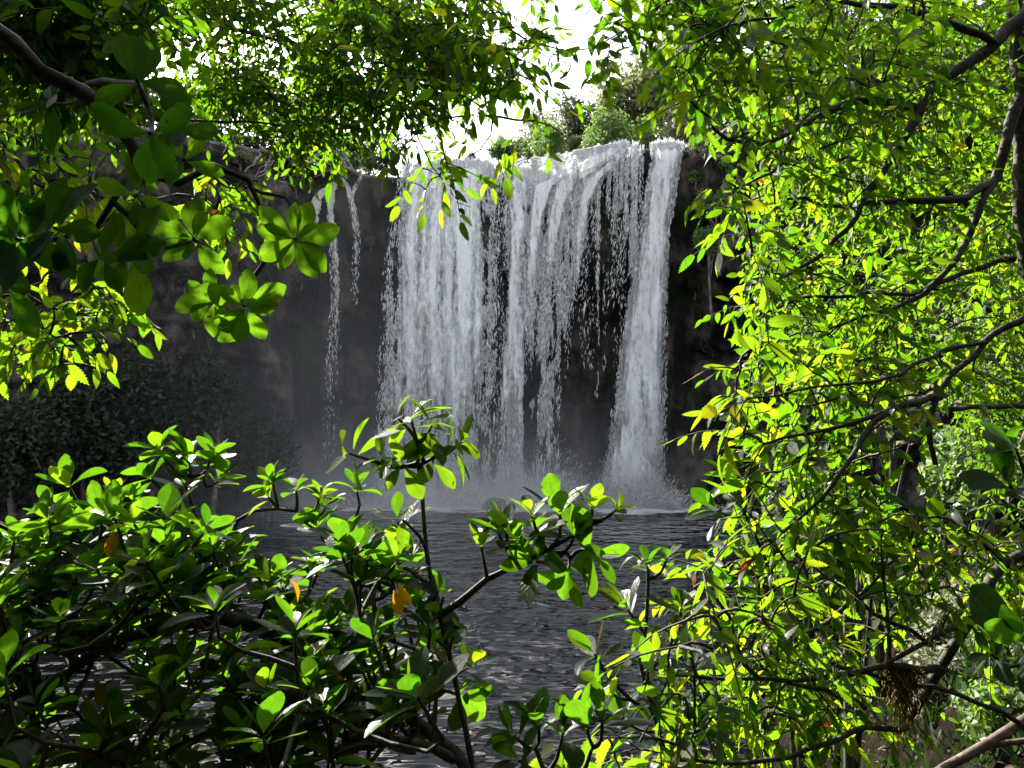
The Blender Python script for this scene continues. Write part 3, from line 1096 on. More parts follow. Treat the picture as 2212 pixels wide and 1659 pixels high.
class Leaves:
    """collects leaves: base point, direction, upper-face normal, length, width factor, tint"""

    def __init__(self, kind):
        self.k, self.p, self.d, self.n, self.l, self.w, self.t = kind, [], [], [], [], [], []

    def add(self, p, d, n, l, w=1.0, t=0.5):
        self.p.append(p); self.d.append(d); self.n.append(n); self.l.append(l); self.w.append(w); self.t.append(t)

    def build(self, name, parent, kind=None):
        if not self.p:
            return None
        p, d, n = np.array(self.p), norm(np.array(self.d)), np.array(self.n)
        l, w, t = np.array(self.l), np.array(self.w), np.array(self.t)
        n = norm(n - d * (n * d).sum(-1, keepdims=True) + 1e-6)
        x = np.cross(d, n)
        ch = R.integers(0, len(TM[self.k]), len(p))
        VV, QQ, UU, TT, off = [], [], [], [], 0
        for c, (tv, tq, tu) in enumerate(TM[self.k]):
            s = np.where(ch == c)[0]
            if not len(s):
                continue
            bend = R.normal(0, .16, len(s))[:, None]
            tx = tv[None, :, 0] * w[s, None] + bend * tv[None, :, 1] ** 2
            v = p[s, None, :] + l[s, None, None] * (tx[..., None] * x[s, None, :] + tv[None, :, 1:2] * d[s, None, :] + tv[None, :, 2:3] * n[s, None, :])
            q = tq[None] + (np.arange(len(s)) * len(tv))[:, None, None] + off
            VV.append(v.reshape(-1, 3)); QQ.append(q.reshape(-1, 4))
            UU.append(np.tile(tu, (len(s), 1))); TT.append(np.repeat(t[s], len(tv)))
            off += len(s) * len(tv)
        return mesh_np(name, np.vstack(VV), np.vstack(QQ), LM[self.k], parent, uv=np.vstack(UU), tint=np.concatenate(TT), kind=kind)


def rv(s=1.0):
    return R.normal(0, s, 3)


def un(v):
    return v / max(np.linalg.norm(v), 1e-9)


UP = np.array([0, 0, 1.0])
SUNV = np.array(SDIR)
FACE = 0.8


def rosette(lv, p, axis, L, n=8, spread=(45, 88), tint=None):
    axis = un(axis)
    a = un(np.cross(axis, UP + rv(.1)))
    b = np.cross(axis, a)
    ph = R.uniform(0, 6.28)
    for i in range(n):
        f = i / max(1, n - 1)
        ang = math.radians(spread[1] + (spread[0] - spread[1]) * f + R.normal(0, 9))
        az = ph + i * 2.39996 + R.normal(0, .15)
        rad = a * math.cos(az) + b * math.sin(az)
        d = un(axis * math.cos(ang) + rad * math.sin(ang) + rv(.06))
        ln = L * R.uniform(.75, 1.12) * (1 - .35 * f)
        tt = np.clip(R.normal(.45, .2) if tint is None else tint + R.normal(0, .06), 0, .97)
        if R.random() < .0006:
            tt = 1.0
        lv.add(p + axis * (f * L * .22) + d * L * .06, d, axis + rv(.12), ln, R.uniform(.85, 1.15), tt)


def leafy_twig(lv, pts, L, droop=.45, gap=None, t0=.4, tint=.5):
    """leaves set in turn along a twig"""
    seg = np.linalg.norm(np.diff(pts, axis=0), axis=1).sum()
    n = max(3, int(seg * (1 - t0) / (gap or L * .42)))
    az0 = R.uniform(0, 6.28)
    for i in range(n + 1):
        f = t0 + (1 - t0) * i / n
        x = f * (len(pts) - 1)
        k = min(int(x), len(pts) - 2)
        p = pts[k] + (pts[k + 1] - pts[k]) * (x - k)
        tg = un(pts[k + 1] - pts[k])
        s = un(np.cross(tg, UP + rv(.25)))
        sg = 1 if i % 2 else -1
        if i == n:
            d = tg + rv(.2) - UP * droop * .5
        else:
            d = tg * R.uniform(.35, .75) + s * sg * R.uniform(.6, 1.0) - UP * droop * R.uniform(.2, 1.1) + rv(.22)
        d = un(d)
        nn = SUNV * FACE + UP * .25 + rv(.5)
        tt = np.clip(R.normal(tint - .18, .2), 0, .88)
        if R.random() < .0007:
            tt = 1.0
        lv.add(p, d, nn, L * R.uniform(.55, 1.1), R.uniform(.95, 1.35), tt)


class Plant:
    """a plant: hand placed main limbs; twigs reach from them to the places that carry leaves"""

    def __init__(self, name, label, cat, base, group=None):
        self.t = thing(name, label, cat, tuple(base), group)
        self.nodes, self.own, self.limbs = [], [], []
        self.twigs = {}
        self.leaves = {}
        self.ros = {}

    def limb(self, pts, r0, r1, name="branch", rough=.12, jitter=.012, sides=8):
        n = max(6, int(np.linalg.norm(np.diff(np.asarray(pts)[:, :3], axis=0), axis=1).sum() / .06))
        q = spline(pts, n)
        q[1:-1] += (np.array([fbm(q[1:-1] * 7 + 9 * k, 2, 90 + k) for k in range(3)]).T - .5) * jitter * 4
        tb = Tubes()
        tb.add(q, np.linspace(r0, r1, n) * (1 + .15 * R.random(n)), sides, rough)
        self.limbs.append((name, tb))
        for i, x in enumerate(q):
            self.nodes.append(x)
            self.own.append(len(self.limbs) - 1)
        return None

    def attach(self, target, maxlen=None, sag=.12, r=.0035):
        a = np.array(self.nodes)
        d = np.linalg.norm(a - target, axis=1)
        i = int(d.argmin())
        if maxlen and d[i] > maxlen:
            return None
        s = a[i]
        m = (s + target) / 2 + UP * sag * d[i] + rv(.08) * d[i]
        k = max(4, int(d[i] / .08))
        q = spline([s, m, target], k)
        lm = self.own[i]
        self.limbs[lm][1].add(q, np.linspace(r * 1.35, r * .8, k), 4)
        for x in q[2:]:
            self.nodes.append(x)
            self.own.append(lm)
        return lm, un(target - s), q

    def spray(self, target, kind, L, ln=.22, droop=.45, sag=.12, tint=.5, dirv=None, r=.003):
        g = self.attach(target, sag=sag, r=r)
        lm, od, q0 = g
        d = un(od * .8 + rv(.45) - UP * droop * .4) if dirv is None else un(np.asarray(dirv, float) + rv(.15))
        end = target + d * ln - UP * ln * droop * .35
        q = spline([target, target + d * ln * .5, end], 6)
        self.limbs[lm][1].add(q, np.linspace(r * .8, r * .35, 6), 4)
        for x in q[1::2]:
            self.nodes.append(x)
            self.own.append(lm)
        lv = self.leaves.setdefault((lm, kind), Leaves(kind))
        full = np.vstack([q0[len(q0) // 2:], q[1:]])
        leafy_twig(lv, full, L, droop, t0=.15, tint=tint)

    def rosette(self, target, axis, L, n=8, spread=(28, 78), tint=None, sag=.05, own=True, r=.004, lean=0.6):
        axis = un(np.asarray(axis, float))
        if lean:
            axis = un(axis + SUNV * lean)
        a_ = np.array(self.nodes)
        dd = np.linalg.norm(a_ - (target - axis * L * .6), axis=1)
        i_ = int(dd.argmin())
        s_, lm, dm = a_[i_], self.own[i_], dd[i_]
        if dm > L * 1.2:
            pts = [s_, s_ * .55 + target * .45 - axis * dm * .22 + rv(.05) * dm, target - axis * L * .7, target + axis * L * .15]
        else:
            pts = [s_, s_ * .4 + target * .6 - axis * L * .18, target + axis * L * .15]
        q_ = spline(pts, max(5, int(dm / .04)))
        self.limbs[lm][1].add(q_, np.linspace(r * 1.2, r * .7, len(q_)), 5)
        for x in q_[2:-1:2]:
            self.nodes.append(x)
            self.own.append(lm)
        if own:
            lv = Leaves("broad")
            rosette(lv, target, axis, L, n, spread, tint)
            self.ros.setdefault(lm, []).append(lv)
        else:
            lv = self.leaves.setdefault((lm, "broad"), Leaves("broad"))
            rosette(lv, target, axis, L, n, spread, tint)

    def done(self):
        self.limbs = [tb.build(nm, M_BARK, self.t) for nm, tb in self.limbs]
        for (lm, k), lv in self.leaves.items():
            lv.build("foliage", self.limbs[lm])
        for lm, ls in self.ros.items():
            for lv in ls:
                lv.build("leaf_rosette", self.limbs[lm])


def inside(poly, u, v):
    poly = np.asarray(poly, float)
    x, y = poly[:, 0], poly[:, 1]
    x2, y2 = np.roll(x, -1), np.roll(y, -1)
    c = ((y[None] > v[:, None]) != (y2[None] > v[:, None])) & (u[:, None] < (x2 - x)[None] * (v[:, None] - y[None]) / (y2 - y + 1e-9)[None] + x[None])
    return c.sum(1) % 2 == 1


def sample(poly, n, holes=(), clump=.5, scale=70., seed=0, minsep=0):
    """n scattered places inside an outline, in clumps, clear of the holes"""
    p = np.asarray(poly, float)
    lo, hi = p.min(0), p.max(0)
    m = n * 14
    u = R.uniform(lo[0], hi[0], m)
    v = R.uniform(lo[1], hi[1], m)
    ok = inside(poly, u, v)
    for h in holes:
        ok &= ~inside(h, u, v)
    nz = fbm(np.stack([u / scale, v / scale, np.full(m, seed * 5.1)], -1), 3, 300 + seed)
    ok &= R.random(m) < np.clip((nz - .5) * 6 * clump + .5, 0.02, 1)
    return np.stack([u[ok], v[ok]], -1)[:n]


def order(pl, tg):
    a = np.array(pl.nodes)
    d = np.array([np.linalg.norm(a - t, axis=1).min() for t in tg])
    return [tg[i] for i in np.argsort(d)]


def PP(seq, d=None):
    return [P(*(s if len(s) == 3 else (*s, d))) for s in seq]


def gz(x, y):
    return float(ground_h(np.array(x), np.array(y)))

# ---- right: the tall leaning tree with serrated leaves, its limbs crossing the picture from the edge
def dr(u, base=2.15, k=1.25):
    """the leafy wall runs away to the right, square to the sunlight"""
    return base + (u - 1400) / 812.0 * k


rt = Plant("tree", "tall dark-stemmed tree with long serrated yellow-green leaves, limbs crossing at the edge", "tree", (3.4, 3.6, gz(3.4, 3.6)))
rt.limb([np.array([3.4, 3.6, gz(3.4, 3.6) - .3]), np.array([3.2, 3.5, 8.4])] + PP([(2240, 640, 3.3), (2205, 210, 3.3), (2190, -150, 3.3), (2120, -420, 3.4)]), .055, .02, "trunk")
rt.limb(PP([(2230, 10, 3.2), (2108, 123, 3.1), (2035, 173, 3.05), (1958, 283, 2.95), (1898, 393, 2.9), (1828, 500, 2.8), (1775, 547, 2.75), (1690, 600, 2.65)]), .026, .005)
rt.limb(PP([(1985, 235, 3.0), (1875, 215, 2.9), (1775, 253, 2.8), (1708, 283, 2.65), (1608, 307, 2.55), (1555, 290, 2.5), (1508, 247, 2.4), (1470, 195, 2.4)]), .016, .003)
rt.limb(PP([(2205, 207, 3.25), (2178, 300, 3.2), (2148, 393, 3.2), (2108, 413, 3.1), (2048, 440, 3.0), (1941, 437, 2.95), (1808, 447, 2.8), (1700, 430, 2.7)]), .022, .004)
rt.limb(PP([(2148, 393, 3.2), (2108, 467, 3.1), (2085, 513, 3.1), (2068, 560, 3.0), (1990, 640, 2.95), (1850, 690, 2.8), (1720, 720, 2.7)]), .016, .003)
rt.limb(PP([(2150, 95, 3.1), (1990, 25, 3.0), (1880, 12, 2.9), (1760, 5, 2.8), (1620, 40, 2.6), (1500, 60, 2.5)]), .014, .003)
rt.limb(PP([(1870, 150, 2.9), (1800, 195, 2.8), (1740, 260, 2.75), (1680, 360, 2.65), (1610, 400, 2.55)]), .009, .003)
rt.limb(PP([(2190, 560, 3.3), (2060, 600, 3.1), (1960, 640, 2.95), (1830, 640, 2.8), (1700, 655, 2.7), (1640, 690, 2.6)]), .012, .003)
R1 = [(1470, -40), (1480, 60), (1480, 160), (1540, 215), (1600, 250), (1600, 330), (1545, 400), (1540, 430), (1600, 520), (1640, 600), (1650, 690), (1640, 760),
      (1700, 830), (1900, 830), (2000, 760), (2260, 700), (2260, -40)]
h1 = [[(1450, 240), (1590, 260), (1600, 400), (1540, 420), (1420, 330)], [(1860, 470), (1960, 480), (1950, 620), (1870, 600)], [(1990, 500), (2080, 470), (2080, 560), (2000, 600)],
      [(1700, 90), (1780, 120), (1770, 170), (1700, 160)], [(1920, 780), (2050, 730), (2060, 900), (1930, 900)]]
tg = [P(u, v, dr(u) + R.normal(.25, .28)) for u, v in sample(R1, 740, h1, .75, 90, 1)]
for p in order(rt, tg):
    u = (p[0] / p[1] * F + 512) / K
    rt.spray(p, "serr", R.uniform(.045, .08), R.uniform(.12, .26), R.uniform(.3, .9), tint=R.uniform(.35, .7))
# the bright star of long leaves reaching furthest over the pool
rt.spray(P(1560, 395, 2.3), "serr", .10, .10, .5, dirv=(-.8, -.1, -.4), tint=.8)
rt.spray(P(1590, 440, 2.3), "serr", .09, .12, .6, dirv=(-.5, -.2, -.8), tint=.7)
rt.done()

# ---- the smaller-leaved tree behind it
bt = Plant("tree", "small-leaved tree filling the gaps behind the leaning tree's limbs", "tree", (6.2, 6.0, gz(6.2, 6.0)))
bt.limb([np.array([6.2, 6.0, gz(6.2, 6.0) - .3]), np.array([5.6, 6.0, 8.5]), np.array([5.0, 5.9, 11.0]), np.array([4.0, 5.7, 14.0])], .07, .02, "trunk")
bt.limb(PP([(2200, 500, 6.0), (2000, 380, 5.7), (1850, 200, 5.5), (1700, 100, 5.3), (1520, 60, 5.1)]), .025, .006)
bt.limb(PP([(2230, 750, 6.0), (2080, 640, 5.8), (1900, 600, 5.6), (1740, 560, 5.4), (1660, 480, 5.2)]), .025, .006)
bt.limb(PP([(2240, 880, 6.0), (2100, 880, 5.9), (1950, 900, 5.7), (1800, 980, 5.5)]), .022, .006)
R2 = [(1500, -40), (1490, 80), (1580, 190), (1690, 330), (1640, 430), (1680, 560), (1690, 700), (1760, 820), (1960, 850), (2060, 1000), (2260, 1100), (2260, -40)]
tg = [P(u, v, dr(u, 5.0, 1.6) + R.normal(0, .35)) for u, v in sample(R2, 1500, h1, .65, 80, 2)]
for p in order(bt, tg):
    bt.spray(p, "small", R.uniform(.05, .09), R.uniform(.22, .4), R.uniform(.3, .8), tint=R.uniform(.3, .75), r=.004)
bt.done()

# ---- middle right: the dark forked limb with yellowing serrated leaves
mr = Plant("tree", "crooked young tree with a dark forked limb and yellowing serrated leaves over the pool", "tree", (2.6, 2.6, gz(2.6, 2.6)))
mr.limb([np.array([2.6, 2.6, gz(2.6, 2.6) - .3]), np.array([2.75, 2.5, 8.1])] + PP([(2300, 670, 2.55), (2212, 686, 2.5), (2125, 740, 2.45), (2081, 786, 2.4), (2041, 836, 2.35), (2005, 913, 2.3), (1998, 930, 2.3), (2021, 1003, 2.3)]), .028, .007, "trunk")
mr.limb(PP([(2030, 857, 2.35), (1968, 866, 2.25), (1915, 893, 2.15), (1841, 920, 2.1), (1740, 940, 2.05), (1650, 960, 2.0)]), .011, .003)
mr.limb(PP([(1921, 890, 2.15), (1875, 926, 2.1), (1835, 980, 2.05), (1788, 1053, 2.0), (1751, 1100, 2.0), (1690, 1150, 1.95)]), .009, .003)
mr.limb(PP([(2125, 740, 2.45), (2040, 760, 2.3), (1960, 790, 2.15), (1850, 830, 2.05), (1700, 850, 1.95), (1620, 860, 1.9)]), .007, .002)
mr.limb(PP([(2010, 920, 2.3), (1980, 950, 2.2), (1900, 980, 2.1)]), .005, .002)
R3 = [(1620, 790), (1720, 760), (1860, 770), (2020, 740), (2050, 830), (1990, 880), (1960, 1010), (1900, 1120), (1800, 1180), (1640, 1150), (1560, 1080), (1600, 1000), (1570, 880)]
h3 = [[(1900, 900), (2000, 890), (1990, 1060), (1880, 1020)], [(1560, 985), (1630, 985), (1640, 1080), (1560, 1060)]]
tg = [P(u, v, dr(u, 1.9, .7) + R.normal(.1, .15)) for u, v in sample(R3, 125, h3, .4, 70, 3)]
for p in order(mr, tg):
    mr.spray(p, "serr", R.uniform(.055, .085), R.uniform(.10, .2), R.uniform(.3, .8), tint=R.uniform(.4, .75))
for u, v, dv in ((1600, 800, (-.9, 0, .1)), (1590, 850, (-.9, -.1, -.3)), (1660, 740, (-.1, 0, .9)), (1620, 935, (-.7, -.2, -.6)), (1650, 960, (-.4, -.2, -.8)), (1850, 790, (.4, 0, .6)), (2100, 800, (.6, 0, -.6)), (1640, 870, (-.7, 0, .2))):
    mr.spray(P(u, v, dr(u, 1.85, .7)), "serr", .085, .09, .5, dirv=dv, tint=.82)
mr.done()

# ---- lower right: spreading bush of serrated leaves
lr = Plant("shrub", "spreading bush of serrated leaves low on the bank with one thick dark limb", "shrub", (2.35, 2.3, gz(2.35, 2.3)))
lr.limb([np.array([2.35, 2.3, gz(2.35, 2.3) - .3]), np.array([2.45, 2.3, 7.9])] + PP([(2230, 1195, 2.35), (2125, 1279, 2.3), (2095, 1333, 2.25), (2055, 1406, 2.2), (2035, 1449, 2.2), (1995, 1506, 2.2), (1960, 1560, 2.2)]), .028, .012, "trunk")
lr.limb(PP([(2040, 1445, 2.2), (1990, 1452, 2.15), (1955, 1443, 2.1), (1915, 1438, 2.1)]), .013, .009)
lr.limb(PP([(2091, 1340, 2.25), (2008, 1393, 2.15), (1921, 1433, 2.1), (1830, 1460, 2.0)]), .008, .004)
lr.limb(PP([(1921, 1433, 2.1), (1915, 1300, 2.1), (1905, 1220, 2.1)]), .006, .003)
lr.limb(PP([(1921, 1436, 2.1), (1840, 1450, 2.0), (1760, 1470, 1.9), (1640, 1466, 1.85), (1540, 1462, 1.8), (1450, 1458, 1.75)]), .008, .003)
lr.limb(PP([(1868, 1529, 2.0), (1825, 1519, 1.95), (1775, 1493, 1.9), (1708, 1476, 1.85)]), .007, .004)
lr.limb(PP([(1960, 1570, 2.2), (1840, 1580, 2.0), (1740, 1630, 1.9), (1600, 1640, 1.75), (1450, 1640, 1.65)]), .009, .003)
lr.limb(PP([(1640, 1466, 1.85), (1600, 1400, 1.8), (1570, 1330, 1.8), (1500, 1270, 1.75)]), .006, .002)
lr.limb(PP([(2008, 1393, 2.15), (1900, 1330, 2.1), (1800, 1260, 2.0), (1720, 1200, 1.9)]), .006, .002)
lr.limb(PP([(2190, 1230, 2.35), (2120, 1180, 2.3), (2050, 1120, 2.3)]), .007, .003)
R4 = [(1500, 1240), (1600, 1150), (1720, 1140), (1860, 1080), (2020, 1090), (2260, 1080), (2260, 1420), (2120, 1440), (1960, 1400), (1900, 1480), (1830, 1560), (1700, 1600), (1560, 1680), (1300, 1680), (1330, 1560), (1440, 1500), (1420, 1400)]
h4 = [[(1740, 1270), (1880, 1260), (1880, 1360), (1760, 1360)], [(1880, 1440), (2010, 1450), (1980, 1560), (1850, 1560)], [(1560, 1060), (1600, 1140), (1480, 1210), (1400, 1200)]]
tg = [P(u, v, dr(u, 1.7, .75) + R.normal(.12, .2)) for u, v in sample(R4, 330, h4, .5, 75, 4)]
for p in order(lr, tg):
    lr.spray(p, "serr", R.uniform(.045, .075), R.uniform(.10, .2), R.uniform(.3, .8), tint=R.uniform(.45, .78))
# fine sprig over the bare earth
for u, v in ((1990, 1480), (1960, 1500), (1930, 1530), (2080, 1460), (2140, 1470), (2020, 1470), (1900, 1560)):
    lr.spray(P(u, v, 2.2), "small", .03, .10, .5, tint=.6, r=.002)
lr.done()

# ---- broad-leaved saplings on the right
s1 = Plant("sapling", "glossy broad-leaved sapling half buried in the serrated bush by the water", "sapling", (1.0, 1.9, gz(1.0, 1.9)))
s1.limb([np.array([1.0, 1.9, gz(1.0, 1.9) - .2]), np.array([.85, 1.85, 7.4])] + PP([(1430, 1600, 1.85), (1395, 1500, 1.85), (1370, 1430, 1.85), (1390, 1330, 1.85), (1400, 1240, 1.85)]), .012, .004, "stem")
s1.limb(PP([(1400, 1530, 1.85), (1330, 1480, 1.8), (1290, 1430, 1.8)]), .006, .003)
s1.limb(PP([(1385, 1460, 1.85), (1440, 1400, 1.85), (1480, 1330, 1.85)]), .006, .003)
for u, v, ax, L in ((1400, 1235, (.1, -.3, .9), .075), (1440, 1215, (.3, -.2, .9), .06), (1365, 1330, (-.4, -.4, .7), .10), (1292, 1425, (-.4, -.5, .7), .10), (1310, 1490, (-.5, -.5, .5), .085),
                    (1400, 1440, (.1, -.5, .8), .09), (1470, 1330, (.3, -.4, .8), .085), (1450, 1560, (.0, -.5, .8), .085), (1350, 1560, (-.3, -.5, .6), .08), (1540, 1560, (.2, -.5, .7), .09), (1500, 1450, (.2, -.5, .7), .085)):
    s1.rosette(P(u, v, 1.8), ax, L, R.integers(6, 9))
s1.done()

s2 = Plant("sapling", "broad-leaved sapling with oval leaves poking out below the yellowing serrated leaves", "sapling", (1.5, 2.2, gz(1.5, 2.2)))
s2.limb([np.array([1.5, 2.2, gz(1.5, 2.2) - .2]), np.array([1.35, 2.15, 7.9])] + PP([(1690, 1330, 2.1), (1650, 1180, 2.1), (1620, 1110, 2.1), (1600, 1060, 2.1)]), .011, .004, "stem")
s2.limb(PP([(1690, 1330, 2.1), (1780, 1220, 2.2), (1850, 1130, 2.25)]), .006, .003)
s2.limb(PP([(1720, 1380, 2.1), (1850, 1290, 2.25), (1960, 1200, 2.35), (2010, 1170, 2.35)]), .007, .003)
for u, v, ax, L in ((1598, 1050, (-.3, -.6, .6), .12), (1560, 1110, (-.5, -.5, .3), .10), (1850, 1120, (.1, -.6, .6), .10), (1800, 1210, (-.2, -.7, .3), .13), (1965, 1190, (-.2, -.6, .6), .12), (2020, 1160, (.2, -.6, .7), .12), (1930, 1260, (-.2, -.6, .4), .10)):
    s2.rosette(P(u, v, 2.1 + (u - 1600) / 1500), ax, L, R.integers(5, 8))
s2.done()

s3 = Plant("shrub", "dark broad-leaved shrub at the very edge with large bluish shaded leaves", "shrub", (1.75, 1.15, gz(1.75, 1.15)))
s3.limb([np.array([1.75, 1.15, gz(1.75, 1.15) - .2]), np.array([1.4, 1.45, 7.7])] + PP([(2330, 1350, 1.5), (2260, 1150, 1.5), (2210, 1020, 1.5)]), .014, .004, "stem")
for u, v, ax, L in ((2200, 985, (-.2, -.5, .6), .10), (2190, 1060, (-.4, -.6, .3), .09), (2225, 1390, (-.3, -.8, .1), .13), (2150, 1420, (-.4, -.6, .3), .06)):
    s3.rosette(P(u, v, 1.45), ax, L, 6, tint=.1)
s3.done()

# ---- lower left: the big broad-leaved shrub
ls = Plant("shrub", "large broad-leaved shrub with arching dark stems spreading over the lower corner", "shrub", (.05, 1.5, gz(.05, 1.5)))
ls.limb([np.array([.06, 1.6, gz(.06, 1.6) - .2])] + PP([(1045, 2050, 1.6), (1030, 1760, 1.6), (1010, 1660, 1.6), (900, 1562, 1.65), (760, 1505, 1.75), (690, 1465, 1.8), (640, 1420, 1.85), (590, 1330, 1.9), (520, 1225, 1.95), (450, 1140, 2.0), (395, 1096, 2.0), (300, 1098, 2.0), (235, 1145, 2.0)]), .026, .005, "trunk")
ls.limb(PP([(690, 1465, 1.8), (600, 1375, 1.75), (510, 1330, 1.75), (440, 1330, 1.7), (340, 1352, 1.7), (230, 1400, 1.7), (110, 1480, 1.7), (-40, 1540, 1.7)]), .019, .006)
ls.limb(PP([(760, 1505, 1.75), (660, 1500, 1.7), (520, 1545, 1.65), (400, 1600, 1.6), (260, 1670, 1.6)]), .014, .005)
ls.limb(PP([(500, 1200, 1.95), (490, 1165, 1.95), (515, 1120, 1.95), (560, 1100, 1.95), (640, 1105, 1.95)]), .006, .003)
ls.limb(PP([(545, 1265, 1.92), (460, 1200, 1.9), (380, 1210, 1.9), (300, 1240, 1.85), (150, 1250, 1.8), (20, 1240, 1.8)]), .008, .003)
ls.limb(PP([(900, 1562, 1.65), (840, 1420, 1.75), (830, 1330, 1.8), (800, 1230, 1.85), (720, 1160, 1.9), (660, 1130, 1.9)]), .008, .003)
ls.limb(PP([(760, 1505, 1.75), (740, 1390, 1.75), (660, 1320, 1.8), (600, 1270, 1.85)]), .007, .003)
ls.limb(PP([(395, 1096, 2.0), (400, 1060, 2.0), (410, 1020, 2.0)]), .005, .003)
ls.limb(PP([(230, 1400, 1.7), (150, 1320, 1.7), (60, 1260, 1.75)]), .006, .003)
ls.limb(PP([(980, 1640, 1.6), (900, 1600, 1.55), (800, 1600, 1.5), (680, 1640, 1.5)]), .010, .005)
A_UP = (0, -.25, 1)
for u, v, ax, L, n in ((410, 1010, (0, -.2, 1), .085, 10), (350, 985, (-.4, -.2, .9), .08, 8), (455, 1000, (.4, -.2, .9), .075, 8), (330, 1040, (-.7, -.3, .6), .075, 7), (465, 1050, (.7, -.3, .6), .075, 7),
                       (405, 1060, (0, -.6, .6), .07, 7), (150, 1060, (-.1, -.2, 1), .085, 7), (125, 1110, (-.5, -.4, .7), .075, 7), (240, 1075, (0, -.2, 1), .05, 7), (285, 1085, (.1, -.2, 1), .05, 6),
                       (210, 1120, (-.2, -.3, .9), .065, 8), (590, 1050, (-.2, -.2, 1), .06, 8), (640, 1065, (0, -.2, 1), .06, 8), (690, 1080, (.4, -.2, .8), .055, 7), (585, 1080, (-.5, -.4, .6), .055, 6),
                       (700, 1105, (.5, -.4, .5), .06, 6), (770, 1065, (.1, -.2, 1), .06, 6), (690, 1150, (-.1, -.3, .9), .08, 8), (755, 1190, (.2, -.3, .9), .085, 8), (860, 1140, (.2, -.5, .8), .08, 5),
                       (840, 1200, (.3, -.3, .8), .09, 8), (890, 1215, (.3, -.3, .8), .07, 7), (500, 1185, (0, -.2, 1), .07, 7), (440, 1190, (-.1, -.3, .9), .055, 7), (380, 1185, (0, -.3, .9), .075, 8),
                       (300, 1170, (-.1, -.3, .9), .08, 8), (180, 1180, (-.2, -.3, .9), .085, 8), (100, 1185, (-.2, -.3, .9), .085, 8), (30, 1200, (-.5, -.3, .8), .085, 8), (60, 1240, (-.3, -.5, .6), .08, 7),
                       (555, 1265, (.1, -.2, 1), .075, 8), (620, 1285, (.2, -.3, .9), .075, 8), (690, 1240, (.1, -.4, .9), .08, 8), (320, 1420, (0, -.3, .9), .06, 7), (145, 1370, (-.2, -.3, .9), .08, 6),
                       (900, 1330, (.2, -.4, .8), .085, 8), (860, 1270, (.1, -.5, .8), .085, 7), (960, 1440, (.1, -.4, .9), .09, 7), (1010, 1450, (.6, -.3, .6), .065, 7), (920, 1490, (-.1, -.5, .4), .075, 7), (985, 1500, (.4, -.6, -.2), .08, 5)):
    dd = 1.95 - max(0, v - 1150) / 500 * .25
    if 1040 <= u:
        dd = 1.7
    ls.rosette(P(u, v, dd), ax, L * 1.22, n, tint=(.85 if L <= .055 and v < 1200 else None))
LSP = [(-40, 1170), (120, 1120), (260, 1120), (420, 1120), (500, 1230), (640, 1260), (700, 1180), (860, 1200), (900, 1300), (960, 1420), (940, 1560), (700, 1690), (-40, 1690)]
hl = [[(520, 1110), (640, 1130), (640, 1230), (540, 1210)], [(200, 1430), (330, 1450), (330, 1540), (180, 1560)], [(50, 1560), (200, 1570), (190, 1660), (60, 1650)], [(420, 1400), (500, 1400), (500, 1460), (430, 1470)]]
tg = [P(u, v, 1.72 + R.normal(0, .16) - max(0, v - 1300) / 400 * .15) for u, v in sample(LSP, 330, hl, .45, 80, 6)]
for p in order(ls, tg):
    ls.rosette(p, (R.normal(0, .35), -.3 + R.normal(0, .25), .8), R.uniform(.065, .10), int(R.integers(5, 9)), own=False)
# a few leaves gone yellow and orange
YEL = [(860, 1258), (850, 1275), (193, 1498), (205, 1470), (935, 1395), (690, 1445), (625, 1250), (245, 1145)]
ls.done()
for u, v in YEL:
    yl = Leaves("broad")
    yl.add(P(u, v, 1.55), un(rv(.4) - UP * .8 + np.array([.3, 0, 0])), np.array([0, -.6, .5]) + rv(.3), .05, .9, 1.0)
    yl.build("yellow_leaf", ls.limbs[0])["label"] = "leaf turned yellow and orange"

# the slender upright sapling in front of the pool
sp = Plant("sapling", "slender upright sapling whose leafy top stands before the foot of the falls", "sapling", (.02, 1.25, gz(.02, 1.25)))
sp.limb([np.array([.02, 1.55, gz(.02, 1.55) - .2])] + PP([(1040, 2000, 1.6), (1028, 1740, 1.61), (1020, 1660, 1.62), (990, 1510, 1.65), (960, 1370, 1.68), (935, 1250, 1.7), (915, 1130, 1.72), (905, 1020, 1.74), (900, 940, 1.75)]), .011, .004, "stem", jitter=.004)
sp.limb(PP([(905, 1008, 1.74), (860, 1008, 1.74), (810, 998, 1.74), (770, 985, 1.74)]), .004, .002, jitter=.004)
sp.limb(PP([(906, 1006, 1.74), (930, 995, 1.72), (965, 975, 1.72)]), .004, .002, jitter=.004)
sp.limb(PP([(950, 1330, 1.68), (990, 1300, 1.66), (1040, 1260, 1.64), (1090, 1233, 1.62), (1160, 1200, 1.6), (1240, 1150, 1.6), (1320, 1112, 1.6)]), .0075, .003, jitter=.006)
sp.limb(PP([(930, 1265, 1.7), (880, 1225, 1.72), (800, 1190, 1.75), (720, 1140, 1.78)]), .005, .003)
for u, v, ax, L, n in ((893, 925, (0, -.5, .7), .085, 6), (870, 915, (-.5, -.5, .5), .08, 4), (925, 930, (.6, -.4, .3), .075, 4), (770, 985, (-.8, -.4, .1), .085, 6), (835, 1000, (-.2, -.8, .1), .08, 5), (875, 1005, (.1, -.8, -.2), .07, 5),
                       (970, 972, (.7, -.4, 0), .085, 6), (985, 965, (.8, -.2, .3), .07, 4), (935, 1000, (.3, -.8, .1), .065, 4)):
    sp.rosette(P(u, v, 1.72), ax, L * 1.25, n, spread=(60, 105), tint=.75)
